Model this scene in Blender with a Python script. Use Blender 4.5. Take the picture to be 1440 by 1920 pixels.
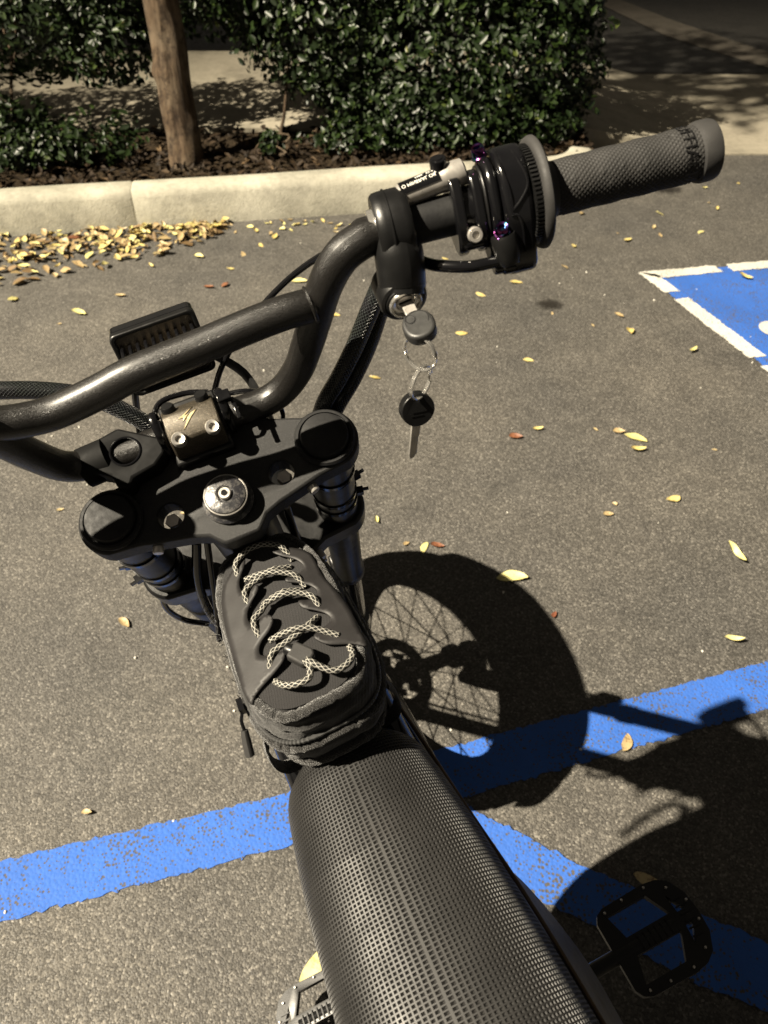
import bpy, math, random
import numpy as np
from math import pi, sin, cos, radians
random.seed(7); rng = np.random.default_rng(7)
scene = bpy.context.scene
for o in list(bpy.data.objects): bpy.data.objects.remove(o)
col = scene.collection

# ------------------------------------------------------------------ camera
cd = bpy.data.cameras.new('camera'); cam = bpy.data.objects.new('camera', cd); col.objects.link(cam)
cd.sensor_fit = 'VERTICAL'; cd.sensor_height = 36; cd.lens = 36*1400/1920
cd.clip_start = .02; cd.clip_end = 400
cam.location = (0, 0, 1.36); cam.rotation_euler = (radians(45), 0, 0)
cd.dof.use_dof = True; cd.dof.focus_distance = .66; cd.dof.aperture_fstop = 10.5
scene.camera = cam
# ------------------------------------------------------------------ sky and the one hard light
LAMP = np.array([-9.6, -2.40, 12.2]); AIM = np.array([.6, 1.8, 0.])      # the car park's lamp stands left of and behind the camera
SUN = (np.array([-.12, .4, 1.0])-LAMP); SUN /= np.linalg.norm(SUN)
elev = math.asin(-SUN[2]); azim = math.atan2(-SUN[0], -SUN[1])
w = bpy.data.worlds.new('World'); scene.world = w; w.use_nodes = True
sky = w.node_tree.nodes.new('ShaderNodeTexSky'); sky.sky_type = 'NISHITA'; sky.sun_disc = False
sky.sun_elevation = elev; sky.sun_rotation = azim
bg = w.node_tree.nodes['Background']; bg.inputs[1].default_value = .0095
hs = w.node_tree.nodes.new('ShaderNodeHueSaturation'); hs.inputs['Saturation'].default_value = .25            # night sky over a lit town: nearly colourless
wm = w.node_tree.nodes.new('ShaderNodeMix'); wm.data_type = 'RGBA'; wm.blend_type = 'MULTIPLY'; wm.inputs[0].default_value = 1; wm.inputs[7].default_value = (1, .84, .62, 1)
w.node_tree.links.new(sky.outputs[0], hs.inputs['Color']); w.node_tree.links.new(hs.outputs[0], wm.inputs[6]); w.node_tree.links.new(wm.outputs[2], bg.inputs[0])
from mathutils import Vector
sd = bpy.data.lights.new('lot_light', 'SPOT'); sd.energy = 16600; sd.color = (1, .885, .69); sd.shadow_soft_size = .09; sd.spot_size = radians(33); sd.spot_blend = 1
sun = bpy.data.objects.new('lot_light', sd); col.objects.link(sun); sun.location = LAMP
sun.rotation_euler = Vector(AIM-LAMP).to_track_quat('-Z', 'Y').to_euler()
scene.view_settings.view_transform = 'Standard'; scene.view_settings.look = 'None'
scene.view_settings.exposure = 1.7; scene.view_settings.gamma = 1
scene.render.resolution_x = 768; scene.render.resolution_y = 1024

# ------------------------------------------------------------------ materials
class NT:
    def __init__(s, name):
        s.m = bpy.data.materials.new(name); s.m.use_nodes = True; s.t = s.m.node_tree
        s.b = s.t.nodes['Principled BSDF']; s.c = None
    def n(s, typ, **kw):
        nd = s.t.nodes.new('ShaderNode'+typ)
        for k, v in kw.items():
            if k in nd.inputs: s.put(nd.inputs[k], v)
            else: setattr(nd, k, v)
        return nd
    def put(s, sock, v):
        if hasattr(v, 'is_output') or isinstance(v, bpy.types.NodeSocket): s.t.links.new(v, sock)
        elif isinstance(v, (tuple, list)): sock.default_value = (*v, 1) if len(v) == 3 and sock.type == 'RGBA' else v
        else: sock.default_value = v
    def obj(s):
        if s.c is None: s.c = s.t.nodes.new('ShaderNodeTexCoord')
        return s.c.outputs['Object']
    def uv(s):
        s.obj(); return s.c.outputs['UV']
    def noise(s, scale, detail=4, rough=.55, vec=None):
        return s.n('TexNoise', Vector=vec or s.obj(), Scale=scale, Detail=detail, Roughness=rough).outputs[0]
    def vor(s, scale, feature='F1', out='Distance', vec=None):
        return s.n('TexVoronoi', feature=feature, Vector=vec or s.obj(), Scale=scale).outputs[out]
    def math(s, op, a, b=0, c=0, clamp=False):
        nd = s.n('Math', operation=op, use_clamp=clamp); s.put(nd.inputs[0], a); s.put(nd.inputs[1], b); s.put(nd.inputs[2], c); return nd.outputs[0]
    def mix(s, f, a, b):
        nd = s.n('Mix', data_type='RGBA'); s.put(nd.inputs[0], f); s.put(nd.inputs[6], a); s.put(nd.inputs[7], b); return nd.outputs[2]
    def ramp(s, f, stops):
        nd = s.n('ValToRGB'); s.put(nd.inputs[0], f); e = nd.color_ramp.elements
        while len(e) < len(stops): e.new(.5)
        for el, (p, c) in zip(e, stops): el.position = p; el.color = (*c, 1) if isinstance(c, tuple) else (c, c, c, 1)
        return nd.outputs[0]
    def bump(s, h, strength=.5, dist=.001, normal=None):
        nd = s.n('Bump', Height=h, Strength=strength, Distance=dist)
        if normal is not None: s.put(nd.inputs['Normal'], normal)
        return nd.outputs[0]
    def set(s, **kw):
        al = dict(color='Base Color', rough='Roughness', metal='Metallic', spec='Specular IOR Level', coat='Coat Weight', coatr='Coat Roughness', normal='Normal', sheen='Sheen Weight', trans='Transmission Weight', sub='Subsurface Weight', alpha='Alpha')
        for k, v in kw.items(): s.put(s.b.inputs[al[k]], v)
        return s.m

def simple(name, c1, c2=None, scale=60, rough=.5, rough2=None, metal=0, spec=.5, coat=0, bump=None):
    t = NT(name); c2 = c2 or tuple(x*1.35 for x in c1)
    n1 = t.noise(scale, 5)
    f = t.ramp(n1, [(.35, 0.0), (.68, 1.0)])
    kw = dict(color=t.mix(f, c1, c2), metal=metal, spec=spec, coat=coat)
    n2 = t.noise(scale*2.3+11, 4)
    r2 = rough2 if rough2 is not None else min(1, rough+.12)
    kw['rough'] = t.n('MapRange', Value=n2, **{'From Min': .3, 'From Max': .7, 'To Min': rough, 'To Max': r2}).outputs[0]
    if bump: kw['normal'] = t.bump(t.noise(bump[0], 3), bump[1], bump[2] if len(bump) > 2 else .0005)
    return t.set(**kw)

def m_asphalt(nm='asphalt', k=1.0):
    t = NT(nm)
    cell = t.n('TexVoronoi', Vector=t.obj(), Scale=290)
    cr = t.n('SeparateColor', Color=cell.outputs['Color'])
    tone = t.ramp(cr.outputs[0], [(0, .012), (.4, .034), (.72, .070), (.92, .108), (1, .20)])  # darkest grain tones stand in for shade in the crevices
    fine = t.noise(420, 3)
    tone = t.mix(.38, tone, t.ramp(fine, [(.32, .022), (.68, .112)]))
    big = t.noise(1.6, 5, .6); mid = t.noise(9, 5, .6)
    c = t.n('Mix', data_type='RGBA', blend_type='MULTIPLY'); c.inputs[0].default_value = 1
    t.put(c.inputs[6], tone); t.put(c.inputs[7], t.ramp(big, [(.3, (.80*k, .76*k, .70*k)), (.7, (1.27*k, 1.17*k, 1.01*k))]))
    c2 = t.n('Mix', data_type='RGBA', blend_type='MULTIPLY'); c2.inputs[0].default_value = 1
    t.put(c2.inputs[6], c.outputs[2]); t.put(c2.inputs[7], t.ramp(mid, [(.3, .84), (.7, 1.13)]))
    # thin dark cracks here and there
    h = t.math('SUBTRACT', 1, t.vor(290))
    h = t.math('ADD', t.math('MULTIPLY', h, .8), t.math('MULTIPLY', fine, .6))
    return t.set(color=c2.outputs[2], rough=t.ramp(cr.outputs[1], [(0, .5), (1, .85)]), spec=.35, normal=t.bump(h, .7, .0018))
def m_paint(name, c1, c2, wear=.5):
    t = NT(name)
    n = t.math('ADD', t.math('MULTIPLY', t.noise(46, 8, .78), .62), t.math('MULTIPLY', t.noise(8, 4, .6), .38)); v = t.vor(150)
    wearf = t.math('ADD', t.math('MULTIPLY', n, .8), t.math('MULTIPLY', v, .35))
    f = t.ramp(wearf, [(wear-.03, 0.0), (wear+.03, 1.0)])
    spk = t.ramp(t.noise(230, 3), [(.62, 0.0), (.7, 1.0)])
    cc = t.mix(t.ramp(t.noise(5, 5), [(.3, 0.0), (.7, 1.0)]), c1, c2)
    cc = t.mix(t.math('MULTIPLY', t.ramp(t.noise(2.6, 6, .7), [(.42, 0.0), (.7, 1.0)]), .4), cc, tuple(x*.5+.012 for x in c1))
    cc = t.mix(f, (.06, .055, .048), cc)
    cc = t.mix(t.math('MULTIPLY', spk, .35), cc, (.05, .06, .075))
    h = t.math('ADD', t.math('MULTIPLY', t.vor(160), -.7), t.math('ADD', t.math('MULTIPLY', f, .35), t.noise(60, 5)))
    return t.set(color=cc, rough=.7, spec=.2, normal=t.bump(h, .8, .0014))
def m_concrete(name, c1, c2):
    t = NT(name)
    a = t.noise(3.2, 7, .68); b = t.noise(45, 6, .7)
    c = t.mix(t.ramp(a, [(.32, 0.0), (.68, 1.0)]), c1, c2)
    c = t.mix(t.math('MULTIPLY', t.ramp(b, [(.45, 0.0), (.75, 1.0)]), .45), c, tuple(x*.55 for x in c1))
    st = t.ramp(t.noise(2.1, 8, .75), [(.50, 0.0), (.66, 1.0)])
    c = t.mix(t.math('MULTIPLY', st, .6), c, tuple(x*.42 for x in c1))
    return t.set(color=c, rough=.85, spec=.25, normal=t.bump(t.math('ADD', b, t.noise(160, 3)), .5, .004))
def m_leafy(name, stops, rough=.4, spec=.5, sub=.0, vein=False):
    t = NT(name)
    at = t.n('Attribute', attribute_name='tone')
    c = t.ramp(at.outputs['Fac'], stops)
    c = t.mix(t.math('MULTIPLY', t.ramp(t.noise(90, 4), [(.45, 0.0), (.75, 1.0)]), .3), c, tuple(x*.5 for x in stops[0][1]))
    return t.set(color=c, rough=rough, spec=spec)
def m_fallen(name, c1, c2, spot):
    t = NT(name)
    oi = t.n('ObjectInfo')
    c = t.mix(oi.outputs['Random'], c1, c2)
    c = t.mix(t.ramp(t.noise(120, 5, .7), [(.52, 0.0), (.66, 1.0)]), c, spot)
    return t.set(color=c, rough=.5, spec=.4, normal=t.bump(t.noise(260, 3), .3, .0008))
def m_lace():
    t = NT('lace_cord')
    s = t.n('SeparateXYZ', Vector=t.uv()); u, v = s.outputs[0], s.outputs[1]
    def band(x): return t.math('ABSOLUTE', t.math('SINE', t.math('MULTIPLY', x, pi)))
    d = t.math('MINIMUM', band(t.math('ADD', u, v)), band(t.math('SUBTRACT', u, v)))
    f = t.ramp(d, [(.26, 1.0), (.36, 0.0)])
    c = t.mix(f, (.010, .010, .010), (.32, .308, .272))
    return t.set(color=c, rough=.75, spec=.2, normal=t.bump(f, .8, .0006))
def m_braid():
    t = NT('braided_sleeve')
    s = t.n('SeparateXYZ', Vector=t.uv()); u, v = s.outputs[0], s.outputs[1]
    def band(x): return t.math('ABSOLUTE', t.math('SINE', t.math('MULTIPLY', x, pi)))
    d = t.math('MINIMUM', band(t.math('ADD', u, v)), band(t.math('SUBTRACT', u, v)))
    f = t.ramp(d, [(.12, 1.0), (.35, 0.0)])
    hue = t.n('CombineColor', mode='HSV', Red=t.noise(60, 2), Green=.15, Blue=.05)
    c = t.mix(f, (.0015, .0015, .0018), hue.outputs[0])
    return t.set(color=c, rough=.25, spec=.4, normal=t.bump(f, 1.0, .001))
def m_fabric(name, c, scale=330):
    t = NT(name)
    wv = t.n('TexWave', Vector=t.obj(), Scale=scale, Distortion=1.5, **{'Detail': 2}).outputs['Fac']
    n = t.noise(1400, 2)
    cc = t.mix(t.ramp(t.noise(25, 5), [(.35, 0.0), (.7, 1.0)]), c, tuple(x*1.5 for x in c))
    return t.set(color=cc, rough=.82, spec=.25, sheen=.25, normal=t.bump(t.math('ADD', wv, n), .7, .0006))
def m_fuzz():
    t = NT('zip_tape'); n = t.noise(1500, 3, .7); v = t.vor(900)
    c = t.mix(t.ramp(t.math('ADD', t.math('MULTIPLY', n, .7), t.math('MULTIPLY', v, .4)), [(.42, 0.0), (.66, 1.0)]), (.0025, .0023, .0022), (.015, .0138, .0128))
    return t.set(color=c, rough=.9, spec=.15, sheen=.3, normal=t.bump(t.math('ADD', n, v), 1, .0012))
def m_flake(name, c, metal=.0, rough=.34, spec=.6, sc=2600):
    t = NT(name)
    v = t.n('TexVoronoi', Vector=t.obj(), Scale=sc)
    cr = t.n('SeparateColor', Color=v.outputs['Color'])
    cc = t.mix(t.ramp(cr.outputs[0], [(.7, 0.0), (1, 1.0)]), c, tuple(x*2.4 for x in c))
    scr = t.ramp(t.noise(14, 8, .8), [(.64, 0.0), (.72, 1.0)])
    cc = t.mix(t.math('MULTIPLY', scr, .25), cc, (.16, .14, .12))
    return t.set(color=cc, metal=metal, rough=t.ramp(cr.outputs[1], [(0, rough-.08), (1, rough+.14)]), spec=spec, normal=t.bump(cr.outputs[2], .35, .00025))
def m_worn(name):
    t = NT(name)
    f = t.ramp(t.noise(190, 8, .75), [(.50, 0.0), (.60, 1.0)])
    return t.set(color=t.mix(f, (.008, .008, .010), (.12, .115, .11)), metal=t.math('MULTIPLY', f, .8), rough=.38, normal=t.bump(t.noise(300, 5), .5, .0006))
def m_anod():
    t = NT('anodised_titanium')
    h = t.n('CombineColor', mode='HSV', Red=t.math('ADD', t.math('MULTIPLY', t.noise(330, 2), 1.3), .1), Green=.75, Blue=.16)
    return t.set(color=h.outputs[0], metal=1, rough=.18)
def m_bark():
    t = NT('bark')
    mp = t.n('Mapping', Vector=t.obj()); mp.inputs['Scale'].default_value = (1, 1, .16)
    a = t.noise(38, 8, .7, mp.outputs[0]); b = t.noise(7, 4)
    c = t.mix(t.ramp(a, [(.36, 0.0), (.64, 1.0)]), (.022, .014, .009), (.10, .07, .044))
    c = t.mix(t.math('MULTIPLY', t.ramp(b, [(.45, 0.0), (.62, 1.0)]), .5), c, (.15, .12, .085))
    c = t.mix(t.math('MULTIPLY', t.ramp(t.noise(16, 6, .7), [(.52, 0.0), (.6, 1.0)]), .75), c, (.018, .012, .008))
    return t.set(color=c, rough=.9, spec=.2, normal=t.bump(a, .9, .012))
def m_soil():
    t = NT('mulch_soil')
    c = t.mix(t.ramp(t.noise(60, 7, .7), [(.35, 0.0), (.65, 1.0)]), (.008, .006, .004), (.04, .028, .016))
    return t.set(color=c, rough=.95, spec=.1, normal=t.bump(t.noise(70, 6), 1, .02))

MAT = dict(
 asphalt=m_asphalt(), blue=m_paint('blue_line_paint', (.024, .083, .31), (.030, .100, .37), .487), white=m_paint('white_line_paint', (.42, .41, .37), (.5, .48, .43), .46),
 kerb=m_concrete('kerb_concrete', (.28, .268, .215), (.38, .362, .30)), walk=m_concrete('sidewalk_concrete', (.21, .19, .145), (.30, .27, .21)), strip=m_concrete('pale_strip_mat', (.085, .075, .06), (.12, .105, .085)),
 soil=m_soil(), bark=m_bark(),
 hedge=m_leafy('hedge_leaf', [(0, (.0035, .007, .002)), (.5, (.009, .018, .0042)), (.85, (.022, .038, .0075)), (.97, (.06, .075, .016)), (1, (.10, .085, .03))], .42, .3),
 crown=m_leafy('tree_leaf', [(0, (.03, .05, .012)), (1, (.08, .11, .03))], .45),
 litter=m_leafy('leaf_litter', [(0, (.007, .0045, .0025)), (.6, (.024, .015, .008)), (.9, (.085, .055, .028)), (1, (.22, .16, .085))], .7, .2),
 yleaf=m_fallen('yellow_leaf', (.40, .32, .11), (.46, .39, .16), (.28, .18, .06)), tleaf=m_fallen('tan_leaf', (.30, .225, .115), (.36, .29, .155), (.15, .09, .04)),
 rleaf=m_fallen('russet_leaf', (.13, .045, .024), (.19, .085, .04), (.07, .025, .013)), pleaf=m_fallen('pale_yellow_leaf', (.47, .43, .19), (.43, .40, .16), (.36, .28, .10)),
 bar=m_flake('satin_black_bar', (.0045, .0040, .0036), 0, .35, .5), clamp=m_flake('shaded_grey_anodised', (.0105, .0105, .0107), .05, .55, .28, 3000), plate=m_flake('bronze_plate', (.042, .035, .025), .55, .42, .6, 2200),  # clamp colour darkened in place of a cast shadow
 gloss=simple('gloss_black', (.0025, .0025, .003), (.004, .004, .0045), 40, .10, .2, spec=.5, bump=(700, .04)), satin=simple('satin_black', (.0035, .0035, .0037), (.0055, .0055, .0055), 30, .3, .42, spec=.35, bump=(900, .12)),
 matte=simple('matte_black', (.006, .006, .0065), (.010, .010, .010), 80, .5, .7, spec=.22, bump=(600, .2)), rubber=simple('grey_rubber', (.019, .0184, .018), (.026, .025, .0245), 60, .55, .72, spec=.3, bump=(1200, .2)),
 grip=simple('grip_rubber', (.013, .0126, .0122), (.022, .0212, .0205), 45, .58, .75, spec=.3, bump=(1800, .2)), tyre=simple('tyre_rubber', (.012, .012, .012), (.02, .02, .02), 30, .7, .85, spec=.25),
 seat=simple('seat_vinyl', (.0080, .0077, .0076), (.0115, .011, .0107), 20, .46, .58, spec=.38), chrome=simple('chrome', (.66, .64, .60), (.74, .72, .68), 50, .12, .24, metal=.9), steel=simple('steel', (.42, .40, .37), (.55, .52, .48), 120, .26, .4, metal=.72),
 gold=simple('brass_logo', (.34, .27, .15), (.45, .37, .22), 200, .3, .45, metal=.8), anod=m_anod(), worn=m_worn('worn_top_nut'), print=simple('white_print', (.62, .60, .55), (.7, .68, .62), 300, .6), shade_black=simple('shade_black_mat', (.0025, .0025, .0025), (.004, .004, .004), 50, .6, spec=.1),  # near-black last entry: shade of sockets and display bracket put into colour
 fabric=m_fabric('bag_fabric', (.0043, .0039, .0040)), panel=m_fabric('bag_top_fabric', (.0060, .0054, .0057), 300), flap=simple('rubber_coated_flap', (.0108, .0100, .0101), (.0138, .0128, .0129), 30, .5, .62, spec=.3, bump=(500, .12)), piping=m_fuzz(), zipcoil=simple('zip_coil', (.02, .02, .02), (.03, .03, .03), 900, .4), lace=m_lace(), braid=m_braid(),
 bronze=simple('dark_bronze_edge', (.07, .05, .033), (.10, .07, .045), 60, .35, .5, metal=.8), lens=simple('lamp_lens', (.3, .3, .3), (.34, .34, .34), 30, .12), key=simple('key_plastic', (.014, .014, .014), (.02, .02, .019), 90, .42, .55, spec=.45, bump=(900, .15)),
)
def spot_mat():
    t = NT('dark_spot'); s = t.n('SeparateXYZ', Vector=t.obj())
    r = t.math('SQRT', t.math('ADD', t.math('POWER', s.outputs[0], 2), t.math('POWER', s.outputs[1], 2)))
    a = t.math('SUBTRACT', 1, t.math('DIVIDE', r, .075)); a = t.math('ADD', a, t.math('MULTIPLY', t.math('SUBTRACT', t.noise(38, 6, .7), .5), 1.2))
    t.m.blend_method = 'BLEND'
    return t.set(color=(.012, .010, .008), rough=.5, alpha=t.ramp(a, [(.25, 0.0), (.75, .75)]))
MAT['spot_mat'] = spot_mat()
MAT['hlback'] = simple('headlight_back', (.22, .19, .155), (.26, .225, .18), 40, .2, .3, metal=.75)
MAT['heap'] = m_leafy('heap_leaf', [(0, (.05, .03, .012)), (.35, (.16, .105, .05)), (.75, (.32, .24, .12)), (1, (.42, .35, .19))], .6, .2)
MAT['grit'] = simple('white_grit', (.45, .43, .38), (.6, .58, .52), 300, .8)
MAT['lampglow'] = simple('lamp_diffuser', (.7, .68, .6), (.75, .72, .65), 20, .4)
MAT['drive_dim'] = m_asphalt('dimmed_asphalt', .45)  # same asphalt, the dim light out there put into its colour

# ------------------------------------------------------------------ mesh helpers
V3 = lambda *a: np.array(a, float)
def nrm(v): v = np.asarray(v, float); return v/np.linalg.norm(v)
WORLD = (V3(0, 0, 0), V3(1, 0, 0), V3(0, 1, 0), V3(0, 0, 1))
def tow(fr, p):
    p = np.asarray(p, float); return fr[0] + p[..., 0:1]*fr[1] + p[..., 1:2]*fr[2] + p[..., 2:3]*fr[3]
def sub(fr, o, ez=(0, 0, 1), ex=(1, 0, 0)):            # a frame inside a frame: origin, z axis, x hint
    R = np.array([fr[1], fr[2], fr[3]])
    z = nrm(np.asarray(ez, float) @ R); x = np.asarray(ex, float) @ R; x = nrm(x - z*(x @ z)); y = np.cross(z, x)
    return (tow(fr, V3(*o)), x, y, z)
def cr(pts, k=6, closed=False):                        # Catmull-Rom
    P = np.asarray(pts, float)
    Q = np.vstack([P[-1], P, P[0], P[1]]) if closed else np.vstack([2*P[0]-P[1], P, 2*P[-1]-P[-2]])
    out = []
    for i in range(1, len(Q)-2):
        for j in range(k):
            t = j/k; a, b, c, d = Q[i-1:i+3]
            out.append(.5*(2*b+(c-a)*t+(2*a-5*b+4*c-d)*t*t+(3*b-a-3*c+d)*t**3))
    if not closed: out.append(P[-1])
    return np.array(out)
class MB:
    def __init__(s): s.v = []; s.f = []; s.n = 0; s.uv = []; s.has = False
    def add(s, v, f, uv=None):
        v = np.asarray(v, float); s.v.append(v); s.f += [tuple(int(i)+s.n for i in q) for q in f]; s.n += len(v)
        if uv is not None: s.has = True
        s.uv.append(np.zeros((len(v), 2)) if uv is None else np.asarray(uv, float)); return s
    def tube(s, path, r, n=12, caps=True, uvs=None, fr=None, flat=None, hint=None):
        P = np.asarray(path, float)
        if fr is not None: P = tow(fr, P)
        m = len(P); r = np.broadcast_to(np.asarray(r, float), (m,))
        T = np.gradient(P, axis=0); T /= np.linalg.norm(T, axis=1)[:, None]
        h = V3(*hint) if hint is not None else (V3(0, 0, 1) if abs(T[0][2]) < .9 else V3(1, 0, 0))
        N = nrm(h - T[0]*(h @ T[0])); vs, uv = [], []; L = 0
        for i in range(m):
            if i: L += np.linalg.norm(P[i]-P[i-1])
            N = nrm(N - T[i]*(N @ T[i])); B = np.cross(T[i], N)
            for j in range(n+1):
                a = 2*pi*j/n; vs.append(P[i]+r[i]*(cos(a)*N+sin(a)*B*(flat or 1)))
                uv.append((L*(uvs[0] if uvs else 1), j/n*(uvs[1] if uvs else 1)))
        k = n+1
        f = [(i*k+j, i*k+j+1, (i+1)*k+j+1, (i+1)*k+j) for i in range(m-1) for j in range(n)]
        if caps:
            for i in (0, m-1): vs.append(P[i]); uv.append((0, 0))
            c0, c1 = m*k, m*k+1
            f += [(c0, j+1, j) for j in range(n)] + [(c1, (m-1)*k+j, (m-1)*k+j+1) for j in range(n)]
        return s.add(vs, f, uv if uvs else None)
    def lathe(s, prof, n, fr):                         # prof: (r, z)
        k = len(prof); v = [(r*cos(2*pi*j/n), r*sin(2*pi*j/n), z) for j in range(n) for r, z in prof]
        f = [(j*k+i, ((j+1) % n)*k+i, ((j+1) % n)*k+i+1, j*k+i+1) for j in range(n) for i in range(k-1)]
        return s.add(tow(fr, np.array(v)), f)
    def prism(s, poly, z0, z1, fr):
        n = len(poly); v = [(x, y, z0) for x, y in poly]+[(x, y, z1) for x, y in poly]
        A = sum(poly[i][0]*poly[(i+1) % n][1]-poly[(i+1) % n][0]*poly[i][1] for i in range(n))
        f = [tuple(range(n-1, -1, -1)), tuple(range(n, 2*n))]+[(i, (i+1) % n, n+(i+1) % n, n+i) for i in range(n)]
        if A < 0: f = [q[::-1] for q in f]
        return s.add(tow(fr, np.array(v)), f)
    def box(s, c, d, fr=WORLD):
        x, y, z = [q/2 for q in d]
        return s.prism([(c[0]-x, c[1]-y), (c[0]+x, c[1]-y), (c[0]+x, c[1]+y), (c[0]-x, c[1]+y)], c[2]-z, c[2]+z, fr)
    def torus(s, R, r, fr, n=40, m=8, a0=0, a1=2*pi):
        P = [(R*cos(a0+(a1-a0)*i/n), R*sin(a0+(a1-a0)*i/n), 0) for i in range(n+1)]
        return s.tube(P, r, m, caps=(a1-a0 < 6.28), fr=fr, hint=fr[3])
BASE = {}
def mesh_of(mb, name, base=(0, 0, 0), smooth=38):
    me = bpy.data.meshes.new(name); v = np.vstack(mb.v)-np.asarray(base)
    me.from_pydata(v.tolist(), [], mb.f)
    if mb.has:
        uv = np.vstack(mb.uv); ul = me.uv_layers.new(name='UVMap'); li = np.empty(len(me.loops), int); me.loops.foreach_get('vertex_index', li)
        ul.data.foreach_set('uv', uv[li].ravel())
    me.validate(); me.update()
    if smooth is not None: me.shade_smooth(); me.set_sharp_from_angle(angle=radians(smooth))
    return me
def put(mb, name, mat, parent=None, smooth=38, bevel=0, seg=2, base=None, label=None, kind=None):
    b = BASE[parent.name] if parent is not None else (V3(0, 0, 0) if base is None else V3(*base))
    me = mesh_of(mb, name, b, smooth); o = bpy.data.objects.new(name, me); col.objects.link(o)
    me.materials.append(MAT[mat]); BASE[o.name] = b
    if parent is not None: o.parent = parent
    else: o.location = b
    if bevel:
        m = o.modifiers.new('edge', 'BEVEL'); m.width = bevel; m.segments = seg; m.limit_method = 'ANGLE'; m.angle_limit = radians(35); m.harden_normals = False
    if label: o['label'] = label
    if kind: o['kind'] = kind
    return o
def thing(name, base, label, cat, group=None):
    o = bpy.data.objects.new(name, None); col.objects.link(o); o.location = base; BASE[o.name] = V3(*base); o.empty_display_size = .1
    o['label'] = label; o['category'] = cat
    if group: o['group'] = group
    return o
def tag(o, label, cat, group=None):
    o['label'] = label; o['category'] = cat
    if group: o['group'] = group
    return o
def struct(mb, name, mat, **k):
    o = put(mb, name, mat, **k); o['kind'] = 'structure'; return o
def cut(o, mb, keep=False):                            # real opening
    c = bpy.data.objects.new('cutter', mesh_of(mb, 'cutter', BASE[o.name], None)); col.objects.link(c); c.parent = o.parent
    if o.parent is None: c.location = o.location
    m = o.modifiers.new('cut', 'BOOLEAN'); m.object = c; m.operation = 'DIFFERENCE'; m.solver = 'EXACT'
    bv = o.modifiers.get('edge')
    if bv: o.modifiers.move(0, len(o.modifiers)-1)
    bpy.context.view_layer.update()
    me = bpy.data.meshes.new_from_object(o.evaluated_get(bpy.context.evaluated_depsgraph_get())); me.name = o.name
    o.modifiers.clear(); o.data = me; bpy.data.objects.remove(c); return o
def text_mesh(body, size):                             # flat lettering as triangles: verts (x, y), faces
    cu = bpy.data.curves.new('lettering', 'FONT'); cu.body = body; cu.size = size; cu.align_x = 'CENTER'; cu.align_y = 'CENTER'
    o = bpy.data.objects.new('lettering', cu); col.objects.link(o); bpy.context.view_layer.update()
    me = bpy.data.meshes.new_from_object(o.evaluated_get(bpy.context.evaluated_depsgraph_get()))
    v = np.array([tuple(p.co) for p in me.vertices]); f = [tuple(p.vertices) for p in me.polygons]
    bpy.data.objects.remove(o); return v, f
def circ(cx, cy, r, n=24, a0=0, a1=2*pi):
    return [(cx+r*cos(a0+(a1-a0)*i/n), cy+r*sin(a0+(a1-a0)*i/n)) for i in range(n if a1-a0 > 6.28 else n+1)]
def snoise(P, f, seed=0):                              # cheap smooth noise for wrinkles
    r = np.random.default_rng(seed); out = np.zeros(len(P))
    for k in range(7):
        d = r.normal(size=3); d /= np.linalg.norm(d); out += np.sin(P @ d*f*(1+.35*k)+r.uniform(0, 6.3))/(1+.5*k)
    return out/3

# ================================================================== SETTING
g = MB(); N = 60
xs = np.concatenate([[-80, -20, -6], np.linspace(-3, 4, 29), [7, 20, 80]]); ys = np.concatenate([[-60, -10, -3], np.linspace(-1, 7, 33), [12, 30, 120]])
vv = [(x, y, 0) for y in ys for x in xs]; k = len(xs)
g.add(vv, [(j*k+i, j*k+i+1, (j+1)*k+i+1, (j+1)*k+i) for j in range(len(ys)-1) for i in range(k-1)])
struct(g, 'asphalt_ground', 'asphalt')
def sheet(name, polys, z, mat, wob=.0):
    m = MB()
    for P in polys:
        Q = []
        for i in range(len(P)):
            a, b = np.array(P[i]), np.array(P[(i+1) % len(P)]); n = max(1, int(np.linalg.norm(b-a)/.008)) if wob else 1
            for j in range(n):
                p = a+(b-a)*j/n; Q.append((p[0]+rng.normal()*wob, p[1]+rng.normal()*wob, z))
        A = sum(Q[i][0]*Q[(i+1) % len(Q)][1]-Q[(i+1) % len(Q)][0]*Q[i][1] for i in range(len(Q)))
        if A < 0: Q = Q[::-1]
        m.add(Q, [tuple(range(len(Q)))])
    return struct(m, name, mat)
sheet('parking_line', [[(-.921, .428), (-.674, .493), (-.189, .613), (.104, .701), (.824, .907), (2.2, 1.29), (2.15, 1.18), (.782, .791), (.149, .608), (-.171, .519), (-.638, .395), (-.874, .336), (-2.0, .04), (-2.05, .13)]], .002, 'blue', .0018)
sheet('hatch_line', [[(.139, .598), (.345, .484), (.602, .375), (.812, .281), (1.5, -.02), (1.45, -.12), (.766, .188), (.582, .272), (.489, .307), (.326, .401), (.259, .428), (.10, .505)]], .004, 'blue', .0018)
iu, iv = nrm((1.118, .198)), nrm((.36, -.933)); ia = np.array([.96, 2.64])
IP = lambda a, b: tuple(ia+iu*a+iv*b)
sheet('accessible_parking_square', [[IP(.015, .015), IP(1.6, .015), IP(1.6, 1.6), IP(.015, 1.6)]], .002, 'blue', .002)
sheet('accessible_square_border', [[IP(0, 0), IP(.31, 0), IP(.31, .055), IP(0.05, .055)], [IP(.36, 0), IP(1.6, 0), IP(1.6, .055), IP(.35, .055)],
      [IP(0, 0), IP(.06, .03), IP(.062, .165), IP(0, .165)], [IP(0, .22), IP(.06, .215), IP(.06, .62), IP(0, .62)], [IP(0, .67), IP(.06, .67), IP(.06, 1.6), IP(0, 1.6)]], .004, 'white', .002)
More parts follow.
